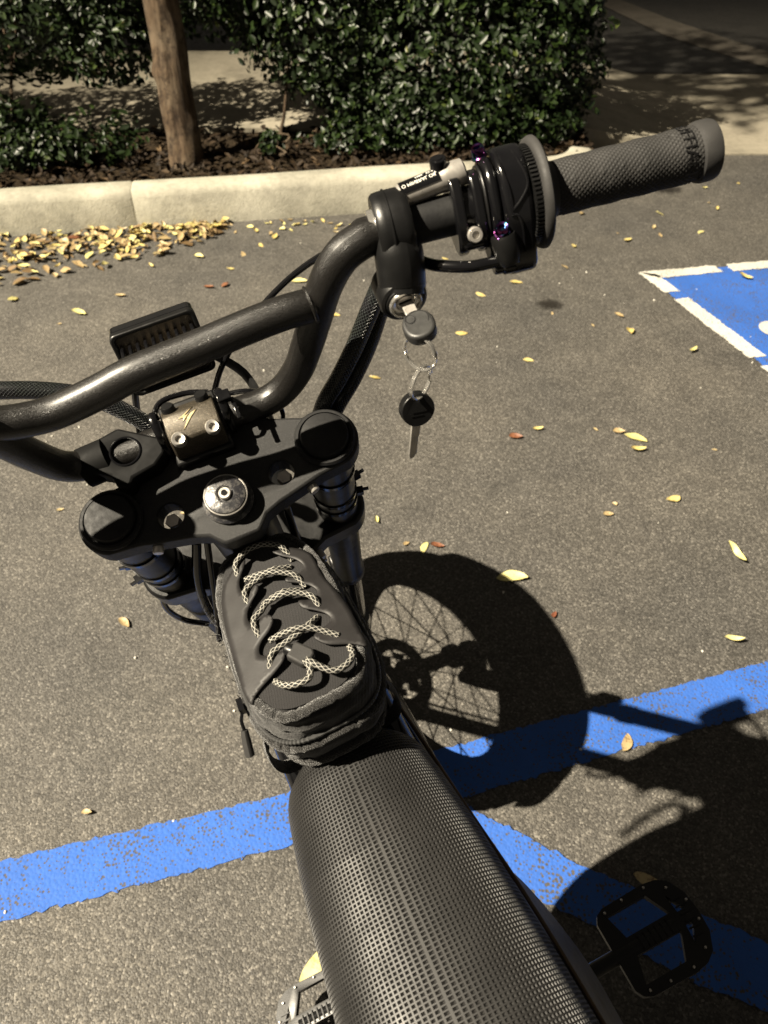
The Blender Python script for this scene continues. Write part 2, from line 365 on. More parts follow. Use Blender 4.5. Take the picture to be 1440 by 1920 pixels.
sym = [circ(*IP(.200, .471), .050, 20), [IP(.19, .55), IP(.25, .55), IP(.28, .80), IP(.50, .80), IP(.61, 1.03), IP(.56, 1.06), IP(.46, .86), IP(.23, .86)]]
ring = circ(*IP(.30, .93), .2, 24, .3, 4.6)+circ(*IP(.30, .93), .15, 24, .3, 4.6)[::-1]
sheet('accessible_symbol', sym+[ring], .006, 'white')
for sx, sy, sc in ((.589, 2.403, 1.0), (1.274, 3.43, 1.5)):  # first an oil spot, second a plain dark oval
    m = MB(); m.add([(x, y, 0) for x, y in circ(0, 0, .09, 24)], [tuple(range(24))]); o = struct(m, 'dark_spot', 'spot_mat'); o.location = (sx, sy, .0045); o.scale = (sc, sc*.8, 1)

# kerb: swept profile along the planter edge with a rounded return
kp = [(x, 3.184+.153*x) for x in (-6, -3, -1.6, -.8, 0, .5)]+[(.72, 3.297), (.84, 3.345), (.93, 3.44), (.97, 3.56), (.985, 3.70), (.985, 3.95)]
kp = cr(kp, 5); kx_ = []
for a_, b_ in zip(kp[:-1], kp[1:]):
    n_ = max(1, int(np.linalg.norm(b_-a_)/.05)); kx_ += [a_+(b_-a_)*i/n_ for i in range(n_)]
kp = np.array(kx_+[kp[-1]]); prof = [(0, -.05), (0, .004), (.012, .118), (.022, .138), (.040, .147), (.115, .149), (.127, .142), (.130, .0)]
m = MB(); T = np.gradient(kp, axis=0); T /= np.linalg.norm(T, axis=1)[:, None]; vs = []
for i, (p, t) in enumerate(zip(kp, T)):
    drop = 1 if i < len(kp)-13 else max(.16, 1-(i-(len(kp)-13))/15)
    for d, z in prof:
        q = snoise(np.array([[p[0], d*3, z*3]]), 9, 3)[0]*.0022; vs.append((p[0]-t[1]*(d+q), p[1]+t[0]*(d+q), (z*drop if z > 0 else z)+(q if z > .1 else 0)))
k = len(prof); vs = np.array(vs).reshape(-1, k, 3)
for jx in (-4, -2.5, -1.02, .42):                       # joints: the concrete dips into a narrow groove
    i = int(np.argmin(np.abs(kp[:, 0]-jx)+10*(kp[:, 1] > 3.4))); vs[i, 2:7, 2] -= .005; vs[i, 1:4, 1] += .005
    for e_, sg in ((i-1, 1), (i+1, -1)): vs[e_, :, :2] += (vs[i, 0, :2]-vs[e_, 0, :2])*.88
m.add(vs.reshape(-1, 3), [(i*k+j, (i+1)*k+j, (i+1)*k+j+1, i*k+j+1) for i in range(len(kp)-1) for j in range(k-1)])
o = struct(m, 'kerb', 'kerb')
# planting bed, pavement behind it, ramp down to the driveway, far pale strip
m = MB(); nx, ny = 60, 14; vs = []
for j in range(ny):
    for i in range(nx):
        x = -6+6.95*i/(nx-1); y0 = 3.184+.153*x+.128; y1 = 3.86; y = y0+(y1-y0)*j/(ny-1)
        if x > .5: y = max(y, y0)
        vs.append((x, y, .112+.016*sin(x*9+y*4)*sin(y*13)+.006*rng.normal()))
m.add(vs, [(j*nx+i, j*nx+i+1, (j+1)*nx+i+1, (j+1)*nx+i) for j in range(ny-1) for i in range(nx-1)])
struct(m, 'planting_bed', 'soil')
m = MB(); xs = [-8, -4, -2, -1, 0, .6, .98, 1.0, 1.25, 1.55, 1.9, 3, 6, 12]; zz = lambda x: .128 if x <= .98 else max(.006, .128-(x-.98)*.21)
vs = [];
for x in xs:
    yf = 3.84 if x <= 1.2 else 3.85
    vs += [(x, yf, -.02), (x, yf, zz(x)), (x, 5.19+(.02 if x < 1.2 else 0), zz(x)), (x, 5.2+.02, -.02)]
m.add(vs, [(i*4+j, (i+1)*4+j, (i+1)*4+j+1, i*4+j+1) for i in range(len(xs)-1) for j in range(3)])
struct(m, 'pavement', 'walk')
sheet('driveway', [[(-8, 6.4), (-8, 5.23), (14, 5.23), (14, 40), (-8, 40)]], .003, 'drive_dim')
sheet('pale_strip', [[(1.60, 7.6), (1.999, 6.107), (2.44, 5.30), (2.9, 5.24), (2.564, 5.692), (2.15, 6.62), (1.83, 7.6)]], .007, 'strip', .003)  # narrow strip, paler than the driveway beside it

# ---------------------------------------------------------------- plants
def leaf_cloud(pts, nor, size, aspect=.5, jit=.9, fold=.22, seed=1, tone_bias=None):
    r = np.random.default_rng(seed); n = len(pts)
    N_ = nor+r.normal(size=(n, 3))*jit; N_ /= np.linalg.norm(N_, axis=1)[:, None]
    A = r.normal(size=(n, 3)); A -= N_*np.sum(A*N_, 1)[:, None]; A /= np.linalg.norm(A, axis=1)[:, None]; B = np.cross(N_, A)
    L = size*(.45+.95*r.random(n)**1.3)[:, None]; W = L*aspect
    p = [pts-A*L*.5, pts-A*L*.05+B*W*.5+N_*W*fold, pts+A*L*.3+B*W*.36+N_*W*fold*.7, pts+A*L*.5, pts+A*L*.3-B*W*.36+N_*W*fold*.7, pts-A*L*.05-B*W*.5+N_*W*fold, pts+A*L*.1-N_*W*.02]
    V = np.stack(p, 1).reshape(-1, 3); b = np.arange(n)*7
    F = []
    for i in b.tolist(): F += [(i, i+6, i+1), (i+1, i+6, i+2), (i+2, i+6, i+3), (i+3, i+6, i+4), (i+4, i+6, i+5), (i+5, i+6, i)]
    tone = np.clip(r.beta(1.6, 2.2, n)+(0 if tone_bias is None else tone_bias), 0, 1)
    return V, F, np.repeat(tone, 7)
def cloud_obj(name, V, F, tone, mat, parent=None, base=(0, 0, 0)):
    me = bpy.data.meshes.new(name); b = BASE[parent.name] if parent else np.array(base)
    V = V-b; me.vertices.add(len(V)); me.vertices.foreach_set('co', V.ravel())
    F = np.array(F); me.loops.add(F.size); me.loops.foreach_set('vertex_index', F.ravel()); me.polygons.add(len(F))
    me.polygons.foreach_set('loop_start', np.arange(0, F.size, 3)); me.update(calc_edges=True)
    a = me.attributes.new('tone', 'FLOAT', 'POINT'); a.data.foreach_set('value', tone); me.shade_smooth(); me.materials.append(MAT[mat])
    o = bpy.data.objects.new(name, me); col.objects.link(o); BASE[o.name] = b
    if parent: o.parent = parent
    return o
def shrub(label, blobs, stems, n, seed, size=.034, extra=None):
    r = np.random.default_rng(seed); base = (blobs[0][0], blobs[0][1], .11)
    root = thing('hedge_shrub', base, label, 'shrub', 'clipped hedge shrubs in the planting bed')
    wts = np.array([b[3]*b[4]+b[3]*b[5]+b[4]*b[5] for b in blobs]); wts /= wts.sum(); P, Nn = [], []
    for b, wt in zip(blobs, wts):
        m_ = int(n*wt); d = r.normal(size=(m_, 3)); d /= np.linalg.norm(d, axis=1)[:, None]
        lump = 1+.15*snoise(d*3, 2.2, seed+int(abs(b[0])*10))+.10*snoise(d*3, 6.5, seed+3); rad = np.clip(1-np.abs(r.normal(0, .16, m_)), .3, 1.06)*lump
        P.append(np.array(b[:3])+d*rad[:, None]*np.array(b[3:6])); Nn.append(d*.8+np.array([-.2, -.25, .55]))
    for _ in range(int(26*len(blobs)) if n > 1000 else 0):                 # stray shoots
        b = blobs[r.integers(len(blobs))]; d = r.normal(size=3); d[2] = abs(d[2])*.8; d /= np.linalg.norm(d); q0 = np.array(b[:3])+d*np.array(b[3:6])*.95; L_s = r.uniform(.04, .13); m_ = int(L_s*150)
        P.append(q0+d*np.linspace(0, L_s, m_)[:, None]+r.normal(size=(m_, 3))*.008); Nn.append(np.tile(d*.5+np.array([0, 0, .6]), (m_, 1)))
    P, Nn = np.vstack(P), np.vstack(Nn); ok = P[:, 2] > .125; P, Nn = P[ok], Nn[ok]
    V, F, t = leaf_cloud(P, Nn, size, .52, .55, .2, seed)
    cloud_obj('foliage', V, F, t, 'hedge', root)['kind'] = 'stuff'
    for s in stems:
        mb = MB(); q = cr(s, 5); mb.tube(q, np.linspace(.012, .005, len(q)), 8); put(mb, 'stem', 'bark', root)
    for b in blobs[:5]:
        for k_ in range(5):
            d = nrm(r.normal(size=3)+np.array([0, 0, .8])); e = np.array(b[:3])+d*np.array(b[3:6])*.85; s0 = np.array(b[:3])-np.array([0, 0, b[5]*.75]); s0[2] = max(.1, s0[2])
            mb = MB(); q = cr([s0, (s0+e)/2+r.normal(size=3)*.04, e], 4); mb.tube(q, np.linspace(.008, .002, len(q)), 5); put(mb, 'twig', 'bark', root)
    return root
HB = [(.32, 3.86, .42, .62, .34, .40), (-.28, 3.88, .62, .42, .32, .36), (.72, 3.92, .36, .30, .26, .33), (.72, 3.98, .70, .30, .3, .26), (.1, 3.80, .30, .42, .27, .26), (.30, 3.95, .85, .66, .34, .3), (-.52, 3.92, .82, .34, .3, .36), (-.72, 4.0, .78, .3, .26, .28), (-.2, 3.78, .36, .17, .16, .14), (-.02, 3.68, .22, .2, .12, .13), (.55, 3.74, .22, .34, .14, .14), (.25, 3.62, .20, .45, .13, .12), (.66, 3.70, .2, .25, .13, .12), (-.14, 3.58, .16, .16, .1, .08)]
shrub('large dark green hedge shrub behind the handlebar grip, right of the tree trunk', HB, [[(-.44, 3.62, .11), (-.47, 3.63, .17), (-.45, 3.66, .25), (-.42, 3.75, .45)], [(.3, 3.8, .1), (.28, 3.82, .3), (.3, 3.85, .5)]], 40000, 3, .036)
HL = [(-1.68, 3.85, .66, .60, .34, .34), (-2.5, 3.75, .5, .55, .4, .5), (-1.22, 3.74, .52, .24, .2, .19), (-1.36, 3.46, .17, .26, .10, .08), (-1.80, 3.48, .22, .34, .18, .16), (-1.46, 3.42, .18, .18, .12, .09), (-2.2, 3.5, .3, .5, .25, .28), (-1.62, 3.38, .17, .2, .1, .1), (-1.25, 3.9, .75, .35, .3, .3), (-2.9, 3.5, .3, .4, .3, .4)]
shrub('dark hedge shrub at the left edge of the photo, left of the tree trunk', HL, [[(-1.7, 3.65, .1), (-1.68, 3.7, .3), (-1.6, 3.8, .6)], [(-1.45, 3.45, .1), (-1.6, 3.4, .2), (-1.75, 3.4, .3)]], 27000, 5, .036)
shrub('background hedge beyond the pavement, seen behind the tree trunk', [(-1.0, 5.6, .55, .9, .32, .5), (-2.4, 5.6, .55, .9, .32, .5), (.1, 5.65, .55, .7, .3, .5), (-.4, 5.55, .4, .6, .28, .32), (-1.7, 5.55, .4, .6, .28, .32)], [[(-1, 5.6, .1), (-1, 5.6, .5), (-1, 5.6, .8)]], 20000, 11, .042)
shrub('tiny leafy sprout in the bed beside the bent hedge stem', [(-.50, 3.50, .17, .055, .045, .06)], [[(-.50, 3.5, .1), (-.49, 3.5, .15), (-.5, 3.5, .2)]], 150, 8)
# tree
tree = thing('street_tree', (-.87, 3.40, .1), 'slender brown tree trunk standing in the bed between the hedge shrubs', 'tree')
tp = cr([(-.86, 3.42, .06), (-.872, 3.43, .14), (-.872, 3.46, .35), (-.878, 3.50, .7), (-.90, 3.52, 1.2), (-.95, 3.42, 2.0), (-1.1, 3.2, 2.9)], 6)
mb = MB(); rr = np.interp(np.arange(len(tp)), [0, 4, 9, 20, len(tp)-1], [.118, .083, .071, .067, .05]); mb.tube(cr(tp, 3), np.interp(np.linspace(0, 1, len(tp)*3-2), np.linspace(0, 1, len(tp)), rr), 40)
for v in mb.v:
    ac_ = np.array([np.interp(v[:, 2], tp[:, 2], tp[:, 0]), np.interp(v[:, 2], tp[:, 2], tp[:, 1])]).T; dv = v[:, :2]-ac_; v[:, :2] += dv*(snoise(v*np.array([1, 1, .25]), 85, 4)*.09+snoise(v*np.array([1, 1, .5]), 22, 6)*.09+.25*np.exp(-((v[:, 2]-.47)/.03)**2)*np.clip(-dv[:, 0]/.07, 0, 1))[:, None]
put(mb, 'trunk', 'bark', tree)
cp, cn = [], []
for k_ in range(9):
    a = k_*2.4; e = np.array([-1.25+.45*cos(a), 3.1+.42*sin(a), 3.15+.5*rng.random()]); s0 = tp[-1-(k_ % 3)]
    mb = MB(); q = cr([s0, (s0+e)/2+np.array([0, 0, .12]), e], 4); mb.tube(q, np.linspace(.026, .006, len(q)), 6); put(mb, 'limb', 'bark', tree)
    m_ = 330; d = rng.normal(size=(m_, 3)); cp.append(e+d*np.array([.17, .17, .13])); cn.append(d+np.array([0, 0, 1]))
V, F, t = leaf_cloud(np.vstack(cp), np.vstack(cn), .075, .4, .8, .15, 9); cloud_obj('crown', V, F, t, 'crown', tree)['kind'] = 'stuff'
# leaf litter in the bed
n = 2600; P = np.stack([rng.uniform(-3, .95, n), np.zeros(n), rng.uniform(.122, .142, n)], 1); y0 = 3.184+.153*P[:, 0]+.15
P[:, 1] = y0+(3.83-y0)*rng.random(n)**1.3
V, F, t = leaf_cloud(P, np.tile([0, 0, 1.], (n, 1)), .042, .45, .45, .3, 12, -.05)
lo = cloud_obj('leaf_litter', V, F, t, 'litter'); lo['kind'] = 'stuff'; tag(lo, 'dry brown leaf litter covering the soil of the planting bed', 'leaf litter')

# fallen leaves, each one a thing
def leaf_mesh(name, L, W, curl, twist, mat, seed):
    r = np.random.default_rng(seed); vs, fs = [], []; nu, nw = 9, 5
    for i in range(nu):
        s = i/(nu-1); wd = W*(sin(pi*s**.85)**.8)*.5+.0004; bend = .3*W*sin(s*2.5+seed)
        for j in range(nw):
            q = j/(nw-1)*2-1; z = abs(q)*wd*curl+(s-.5)**2*L*twist+.0008*r.normal()+.0015
            vs.append(((s-.5)*L, q*wd+bend, z))
    fs = [(i*nw+j, i*nw+j+1, (i+1)*nw+j+1, (i+1)*nw+j) for i in range(nu-1) for j in range(nw-1)]
    mb = MB(); mb.add(vs, fs); me = mesh_of(mb, name, smooth=80); me.materials.append(MAT[mat]); return me
LM = {}
for mt in ('yleaf', 'tleaf', 'rleaf', 'pleaf'):
    LM[mt] = [leaf_mesh('leaf', .06*s, wd, cu, tw, mt, i) for i, (s, wd, cu, tw) in enumerate([(1, .024, .25, .2), (1, .03, .5, .5), (.9, .02, .9, .9), (1, .026, .1, -.1), (.85, .032, .7, .3)])]
def leaf(x, y, mt, size, ang, label, group, z=.0, var=None, tilt=.12):
    me = LM[mt][rng.integers(5) if var is None else var]
    o = bpy.data.objects.new('fallen_leaf', me); col.objects.link(o); o.location = (x, y, .0015+z); s = size/.06; o.scale = (s, s, s)
    o.rotation_euler = (rng.normal()*tilt, rng.normal()*tilt, ang); tag(o, label, 'leaf', group)
SG = 'fallen leaves scattered on the asphalt'
NL = [(.302, 1.132, 'pleaf', .074, -.12, 'long pale yellow leaf touching the top right of the front wheel shadow', 0), (.852, 1.208, 'pleaf', .07, -.95, 'slanted pale yellow leaf near the right edge, above the blue line', 2),
 (.767, .958, 'pleaf', .045, .05, 'small folded yellow leaf just above the blue line at the right edge', 2), (.472, .717, 'tleaf', .045, 1.25, 'tan leaf standing in the shadow on the blue line', 3), (.454, .466, 'tleaf', .046, -.2, 'tan leaf lying in the shadow beside the right pedal', 3),
 (.131, 1.236, 'rleaf', .036, .2, 'reddish brown leaf just above the front wheel shadow', 1), (.055, 1.245, 'tleaf', .02, .9, 'tiny tan leaf left of the reddish leaf above the wheel shadow', 1), (-.582, 1.002, 'tleaf', .036, -.5, 'curled tan leaf alone on the asphalt left of the fork', 1),
 (-.018, 1.325, 'pleaf', .03, -1.2, 'small upright yellow leaf right of the fork leg', 2), (.715, 1.65, 'pleaf', .066, -.55, 'largest yellow leaf of the cluster right of the spare key', 0), (.711, 1.603, 'yleaf', .05, .3, 'yellow leaf lowest in the cluster right of the spare key', 2), (.676, 1.682, 'tleaf', .035, .1, 'small tan leaf at the left of the cluster right of the spare key', 1),
 (.376, 1.657, 'rleaf', .04, .2, 'brown curled leaf between the spare key and the leaf cluster', 1), (.445, 1.696, 'yleaf', .036, .4, 'small yellow leaf next to the brown curled leaf', 2), (.464, 2.046, 'yleaf', .036, -.1, 'small yellow leaf right of the split rings', 0), (-.028, 1.957, 'yleaf', .038, 0, 'small yellow leaf left of the split rings', 3),
 (-1.068, 2.337, 'pleaf', .055, -.1, 'broad pale leaf on the asphalt left of the headlight', 1), (-.72, 2.77, 'pleaf', .05, -.7, 'bright yellow leaf on the asphalt just below the leaf heap', 4), (-.643, 2.522, 'rleaf', .04, .1, 'dark red leaf above the headlight, left of the pair', 1), (-.587, 2.542, 'rleaf', .038, .5, 'dark red leaf above the headlight, right of the pair', 4),
 (-.953, 2.459, 'tleaf', .04, .2, 'tan leaf on the asphalt above the left end of the headlight', 1), (-.317, 2.566, 'pleaf', .065, -.2, 'pale yellow leaf behind the handlebar bend', 0), (.262, 2.216, 'yleaf', .042, .1, 'small yellow leaf right of the ignition key', 3), (-.173, 2.326, 'yleaf', .04, -.1, 'yellow leaf seen between the handlebar and the braided sleeve', 0),
 (.386, 1.027, 'rleaf', .022, 1.3, 'tiny orange leaf right of the front wheel shadow', 1), (1.011, 2.102, 'pleaf', .04, .9, 'pale leaf on the edge of the blue accessible square', 2), (1.348, 2.594, 'yleaf', .06, -.1, 'yellow leaf lying on the blue accessible square', 2), (.489, 2.558, 'yleaf', .05, -.05, 'yellow leaf below the brake hose clamp', 0),
 (.574, 1.346, 'tleaf', .028, .3, 'small tan leaf in the middle of the open asphalt', 1), (-.957, 1.531, 'yleaf', .03, -.1, 'small yellow leaf under the left handlebar', 3), (-.786, 1.497, 'yleaf', .03, .3, 'small yellow leaf left of the fork clamp', 3), (-.119, .329, 'pleaf', .062, 1.2, 'yellow leaf partly hidden between the seat and the left pedal', 3),
 (-.543, .576, 'tleaf', .02, .2, 'tiny pale leaf on the asphalt above the blue line at left', 1)]
for x, y, mt, sz, an, lb, vr in NL: leaf(x, y, mt, sz, an, lb, SG, z=.004 if 'blue' in lb else .001, var=vr)
for x, y in [(.812, 2.337), (.753, 1.389), (1.605, 3.491), (1.433, 3.448), (.238, 2.743), (.84, 2.232), (-.554, 2.779), (.849, 3.147), (1.191, 3.173), (1.111, 2.953), (1.44, 3.2), (-.124, 2.735), (.092, 1.23), (.696, 2.691), (-1.346, 2.448), (1.13, 3.05), (-.888, 2.68), (.3, 3.05), (.55, 2.95), (.75, 2.85), (.95, 3.3), (.62, 3.15), (1.0, 2.9), (-.2, 3.0), (-.45, 2.95), (1.7, 3.2), (1.3, 3.0), (.35, 2.5), (-.6, 2.66), (-.48, 2.86), (-.3, 3.08)]:
    leaf(x+rng.normal()*.01, y+rng.normal()*.01, ['yleaf', 'tleaf', 'pleaf', 'yleaf'][rng.integers(4)], rng.uniform(.028, .048), rng.uniform(0, 6), 'small yellowish fallen leaf scattered on the open asphalt', 'small leaves on the open asphalt')
for i in range(18):
    leaf(rng.uniform(-1.4, 1.7), rng.uniform(1.3, 3.3), 'tleaf', rng.uniform(.012, .02), rng.uniform(0, 6), 'small yellowish fallen leaf scattered on the open asphalt', 'small leaves on the open asphalt')
def heap_spot():
    while True:
        x = rng.uniform(-1.9, -.66); wd = np.interp(x, [-1.9, -1.5, -1.2, -.9, -.72, -.66], [.34, .33, .25, .19, .13, .03]); kb = 3.184+.153*x
        y = kb-.010-wd*(rng.random()**1.25 if rng.random() < .88 else 1+.5*rng.random())+.012*sin(x*31)
        return x, y, kb
hp = []
for i in range(460):
    x, y, kb = heap_spot(); hp.append((x, y, .004+.010*rng.random()))
hp = np.array(hp); V, F, t = leaf_cloud(hp, np.tile([0, 0, 1.], (len(hp), 1)), .046, .45, .28, .3, 31, .05)
ho = cloud_obj('leaf_heap_bottom', V, F, t, 'heap'); ho['kind'] = 'stuff'; tag(ho, 'lower layer of dry leaves in the heap along the kerb', 'leaf heap')
for i in range(175):
    x, y, kb = heap_spot()
    leaf(x, y, ['yleaf', 'tleaf', 'pleaf', 'pleaf', 'yleaf'][rng.integers(5)], rng.uniform(.034, .056), rng.uniform(0, 6), 'yellow-tan fallen leaf in the heap along the kerb', 'leaves heaped along the kerb', z=rng.uniform(.003, .018), tilt=.22)
leaf(-1.23, 2.86, 'rleaf', .06, .4, 'reddish leaf on top of the leaf heap by the kerb', 'leaves heaped along the kerb', z=.03)
for i in range(36):
    x = rng.uniform(-.75, .35); leaf(x, 3.184+.153*x-.015-abs(rng.normal())*.07, ['yleaf', 'tleaf', 'tleaf', 'pleaf'][rng.integers(4)], rng.uniform(.02, .04), rng.uniform(0, 6), 'small dry leaf strewn along the foot of the kerb', 'leaves along the kerb foot', tilt=.25)

gm = MB()
for i in range(70):
    x, y = rng.uniform(-1.5, 1.6), rng.uniform(.2, 3.0); f_ = sub(WORLD, (x, y, .002), nrm(rng.normal(size=3)), (1, .2, 0)); r_ = rng.uniform(.0015, .0042)
    gm.lathe([(0, -r_*.6), (r_*.8, -r_*.3), (r_, .1*r_), (r_*.6, r_*.6), (0, r_*.7)], 6, f_)
o = put(gm, 'white_grit', 'grit', smooth=None); o['kind'] = 'stuff'; tag(o, 'white crumbs of grit strewn over the asphalt', 'grit')
lp = thing('lamp_post', (LAMP[0]-.9, LAMP[1]-.3, 0), 'tall car park lamp post left of and behind the camera', 'lamp post')
m = MB(); bx_, by_ = LAMP[0]-.9, LAMP[1]-.3; m.tube([(bx_, by_, 0), (bx_, by_, .3), (bx_, by_, 12.35)], [.09, .07, .05], 16); put(m, 'pole', 'satin', lp)
m = MB(); m.tube([(bx_, by_, 12.3), (LAMP[0]-.15, LAMP[1]-.05, 12.36)], .035, 10); put(m, 'arm', 'satin', lp)
m = MB(); m.box((LAMP[0], LAMP[1], 12.35), (.5, .28, .08)); put(m, 'lamp_head', 'satin', lp, bevel=.02)

# ================================================================== ELECTRIC BIKE
FF = (V3(-.118904, .400163, .994366), nrm((.919841, .350953, .175283)), nrm((-.392286, .820623, .415558)), nrm((.0020, -.451009, .892517)))   # fork: x right, y forward, z up the steering axis
BF = (V3(.068576, .46384, 0), V3(.899364, .391054, .195504), V3(-.398749, .91706, 0), V3(-.179289, -.077957, .980703))                       # main frame: x right, y forward, z up
BR = (V3(.006391, .438111, 1.162839), V3(.970056, .169861, .173605), V3(-.229071, .402249, .88641), V3(.080734, -.899635, .429114))           # right bar end: x outward, y up, z towards the rider
bike = thing('electric_bike', tuple(BF[0]), 'black electric dirt bike with pedals leaning on its kickstand across the blue line', 'electric bike')
B = lambda *p: tow(BF, V3(*p)); Ff = lambda *p: tow(FF, V3(*p))

# --- wheels
def wheel(name, fr, R, wt, disc_side):
    hubm = MB(); hubm.lathe([(.012, -.055), (.03, -.052), (.03, -.04), (.018, -.03), (.018, .03), (.03, .04), (.03, .052), (.012, .055)], 20, fr)
    wh = put(hubm, name, 'satin', bike)
    ty = MB(); r = wt; Rc = R-r*.95
    ty.lathe([(Rc+r*.95*cos(a), r*sin(a)) for a in np.linspace(-2.25, 2.25, 19)], 72, fr)
    for k_ in range(54):
        a = 2*pi*k_/54
        for off in (-.62, 0, .62):
            aa = a+(.05 if off == 0 else 0); rad = V3(cos(aa), sin(aa), 0)*cos(off)+V3(0, 0, sin(off)); tg = V3(-sin(aa), cos(aa), 0)
            c = V3(cos(aa), sin(aa), 0)*Rc+rad*r*.96; f2 = sub(fr, c, rad, tg); ty.box((0, 0, .001), (.019, .015, .012), f2)
    put(ty, 'tyre', 'tyre', wh)
    rm = MB(); ri = Rc-r*.35; rm.lathe([(ri, -.026), (ri-.016, -.024), (ri-.028, -.010), (ri-.028, .010), (ri-.016, .024), (ri, .026)], 64, fr); put(rm, 'rim', 'satin', wh)
    sp = MB()
    for k_ in range(32):
        a = 2*pi*k_/32; s = 1 if k_ % 2 else -1; a2 = a+.5*(1 if (k_//2) % 2 else -1)
        sp.tube([(.028*cos(a2), .028*sin(a2), s*.045), ((ri-.016)*cos(a), (ri-.016)*sin(a), s*.004)], .0013, 6, fr=fr)
    put(sp, 'spokes', 'satin', wh)
    ds = MB(); ds.lathe([(.062, disc_side*.060), (.092, disc_side*.060), (.092, disc_side*.064), (.062, disc_side*.064), (.062, disc_side*.060)], 48, fr)
    for k_ in range(6): ds.box((.045*cos(k_*pi/3), .045*sin(k_*pi/3), disc_side*.062), (.016 if k_ % 3 == 0 else .03, .03, .003), fr)
    put(ds, 'brake_disc', 'steel', wh)
    return wh
wheel('front_wheel', sub(FF, (0, .070, -.797), (1, 0, 0), (0, 1, 0)), .317, .051, -1)
wheel('rear_wheel', sub(BF, (0, -.88, .300), (1, 0, 0), (0, 1, 0)), .300, .044, -1)
# --- fork legs
for s in (-1, 1):
    lf = lambda z=0: sub(FF, (.082*s, 0, z))
    m = MB(); m.lathe([(.0, -.02), (.0185, -.02), (.0185, -.058), (.0172, -.0585), (.0172, -.0615), (.0185, -.062), (.0185, -.150), (.0192, -.152), (.0192, -.19), (.0178, -.20), (.0178, -.385), (.0196, -.388), (.0196, -.412), (.018, -.416), (.015, -.416)], 32, lf())
    leg = put(m, 'fork_leg', 'satin', bike)
    m = MB(); m.lathe([(.0148, -.40), (.0148, -.72), (.021, -.725), (.022, -.77), (.02, -.82), (0, -.825)], 28, lf()); put(m, 'inner_tube', 'gloss', leg)
    m = MB(); m.box((.082*s, .045, -.795), (.024, .095, .045), FF); put(m, 'axle_lug', 'satin', leg, bevel=.006)
    for z, an in ((-.060, .3), (-.108, .15), (-.128, -.2)):
        m = MB(); m.lathe([(.0187, z-.003), (.0199, z-.0028), (.0199, z+.0028), (.0187, z+.003)], 32, lf())
        a = an if s > 0 else pi-an; hx, hy = cos(a), sin(a); f2 = sub(FF, (.082*s+.0215*hx, .0215*hy, z), (0, 0, 1), (hx, hy, 0)); m.box((.001, 0, 0), (.006, .0065, .007), f2); m.box((.006, .001, 0), (.006, .0022, .0035), f2)
        put(m, 'zip_tie', 'gloss', leg)
    m = MB(); m.box((.082*s, .028, -.56), (.006, .006, .30), FF); m.box((.082*s, .022, -.45), (.036, .02, .05), FF); put(m, 'fork_guard', 'satin', leg, bevel=.003)
m = MB(); m.tube([(-.1, .070, -.797), (.1, .070, -.797)], .009, 12, fr=FF); put(m, 'axle', 'steel', bike)
m = MB(); ang = np.linspace(.25, 2.45, 22); fv = []
for k_, a_ in enumerate(ang):
    wd = .058*min(1, .55+.6*sin(pi*k_/21)); 
    for q_ in np.linspace(-1, 1, 7): fv.append((q_*wd, .070+(.336+.012*(1-q_*q_))*cos(a_), -.797+(.336+.012*(1-q_*q_))*sin(a_)))
m.add(tow(FF, np.array(fv)), [(i*7+j, i*7+j+1, (i+1)*7+j+1, (i+1)*7+j) for i in range(21) for j in range(6)]); o = put(m, 'front_mudguard', 'satin', bike, smooth=60); o.modifiers.new('thickness', 'SOLIDIFY').thickness = .003
# lower clamp
half = [(0, .032), (.03, .032), (.06, .026)]+circ(.082, .001, .026, 14, 1.9, -1.2)+[(.06, -.026), (.03, -.04), (0, -.042)]
poly = half+[(-x, y) for x, y in half[::-1][1:-1]]
m = MB(); m.prism(poly, -.188, -.156, FF); lc = put(m, 'lower_clamp', 'satin', bike, bevel=.003)
for s in (-1, 1):
    for z in (-.165, -.18):
        m = MB(); m.lathe([(0, .004), (.0042, .004), (.0045, 0), (.0045, -.004)], 14, sub(FF, (s*.05, -.036, z), (s*.25, -1, 0), (0, 0, 1))); put(m, 'bolt', 'steel', lc)
# upper clamp
half = [(0, .066), (.024, .066), (.034, .050), (.050, .033), (.066, .0272)]+circ(.082, .001, .0250, 16, 1.95, -1.15)+[(.07, -.0240), (.052, -.0285), (.034, -.0325), (.022, -.037), (.015, -.045), (.012, -.0470), (0, -.0470)]
poly = half+[(-x, y) for x, y in half[::-1][1:-1]]
m = MB(); m.prism(poly, -.024, -.004, FF); uc = put(m, 'upper_clamp', 'clamp', bike, bevel=.0022)
c = MB()
for s in (-1, 1): c.prism(circ(s*.0425, -.011, .0095, 20), -.04, .02, FF)
cut(uc, c)
for s in (-1, 1):
    lf = sub(FF, (.082*s, .001, 0))
    m = MB(); m.lathe([(.0195, -.006), (.0224, -.0055), (.0228, -.001), (.0214, .0008), (.0196, .0008), (.0194, -.0008), (.0180, -.001), (.0178, .0030), (.0170, .0044), (.014, .0050), (.006, .0054), (0, .0055)], 40, lf); put(m, 'fork_cap', 'matte', uc)
    m = MB(); m.lathe([(0, .0), (.0052, .0), (.0056, -.001), (.0056, -.008)], 6, sub(FF, (s*.0435, -.012, -.012))); put(m, 'hex_bolt', 'steel', uc)
    m = MB(); m.lathe([(0, .003), (.0035, .003), (.004, .002), (.004, -.004)], 14, sub(FF, (s*.06, -.0285, -.014), (s*.3, -1, 0), (0, 0, 1))); put(m, 'pinch_bolt', 'steel', uc)
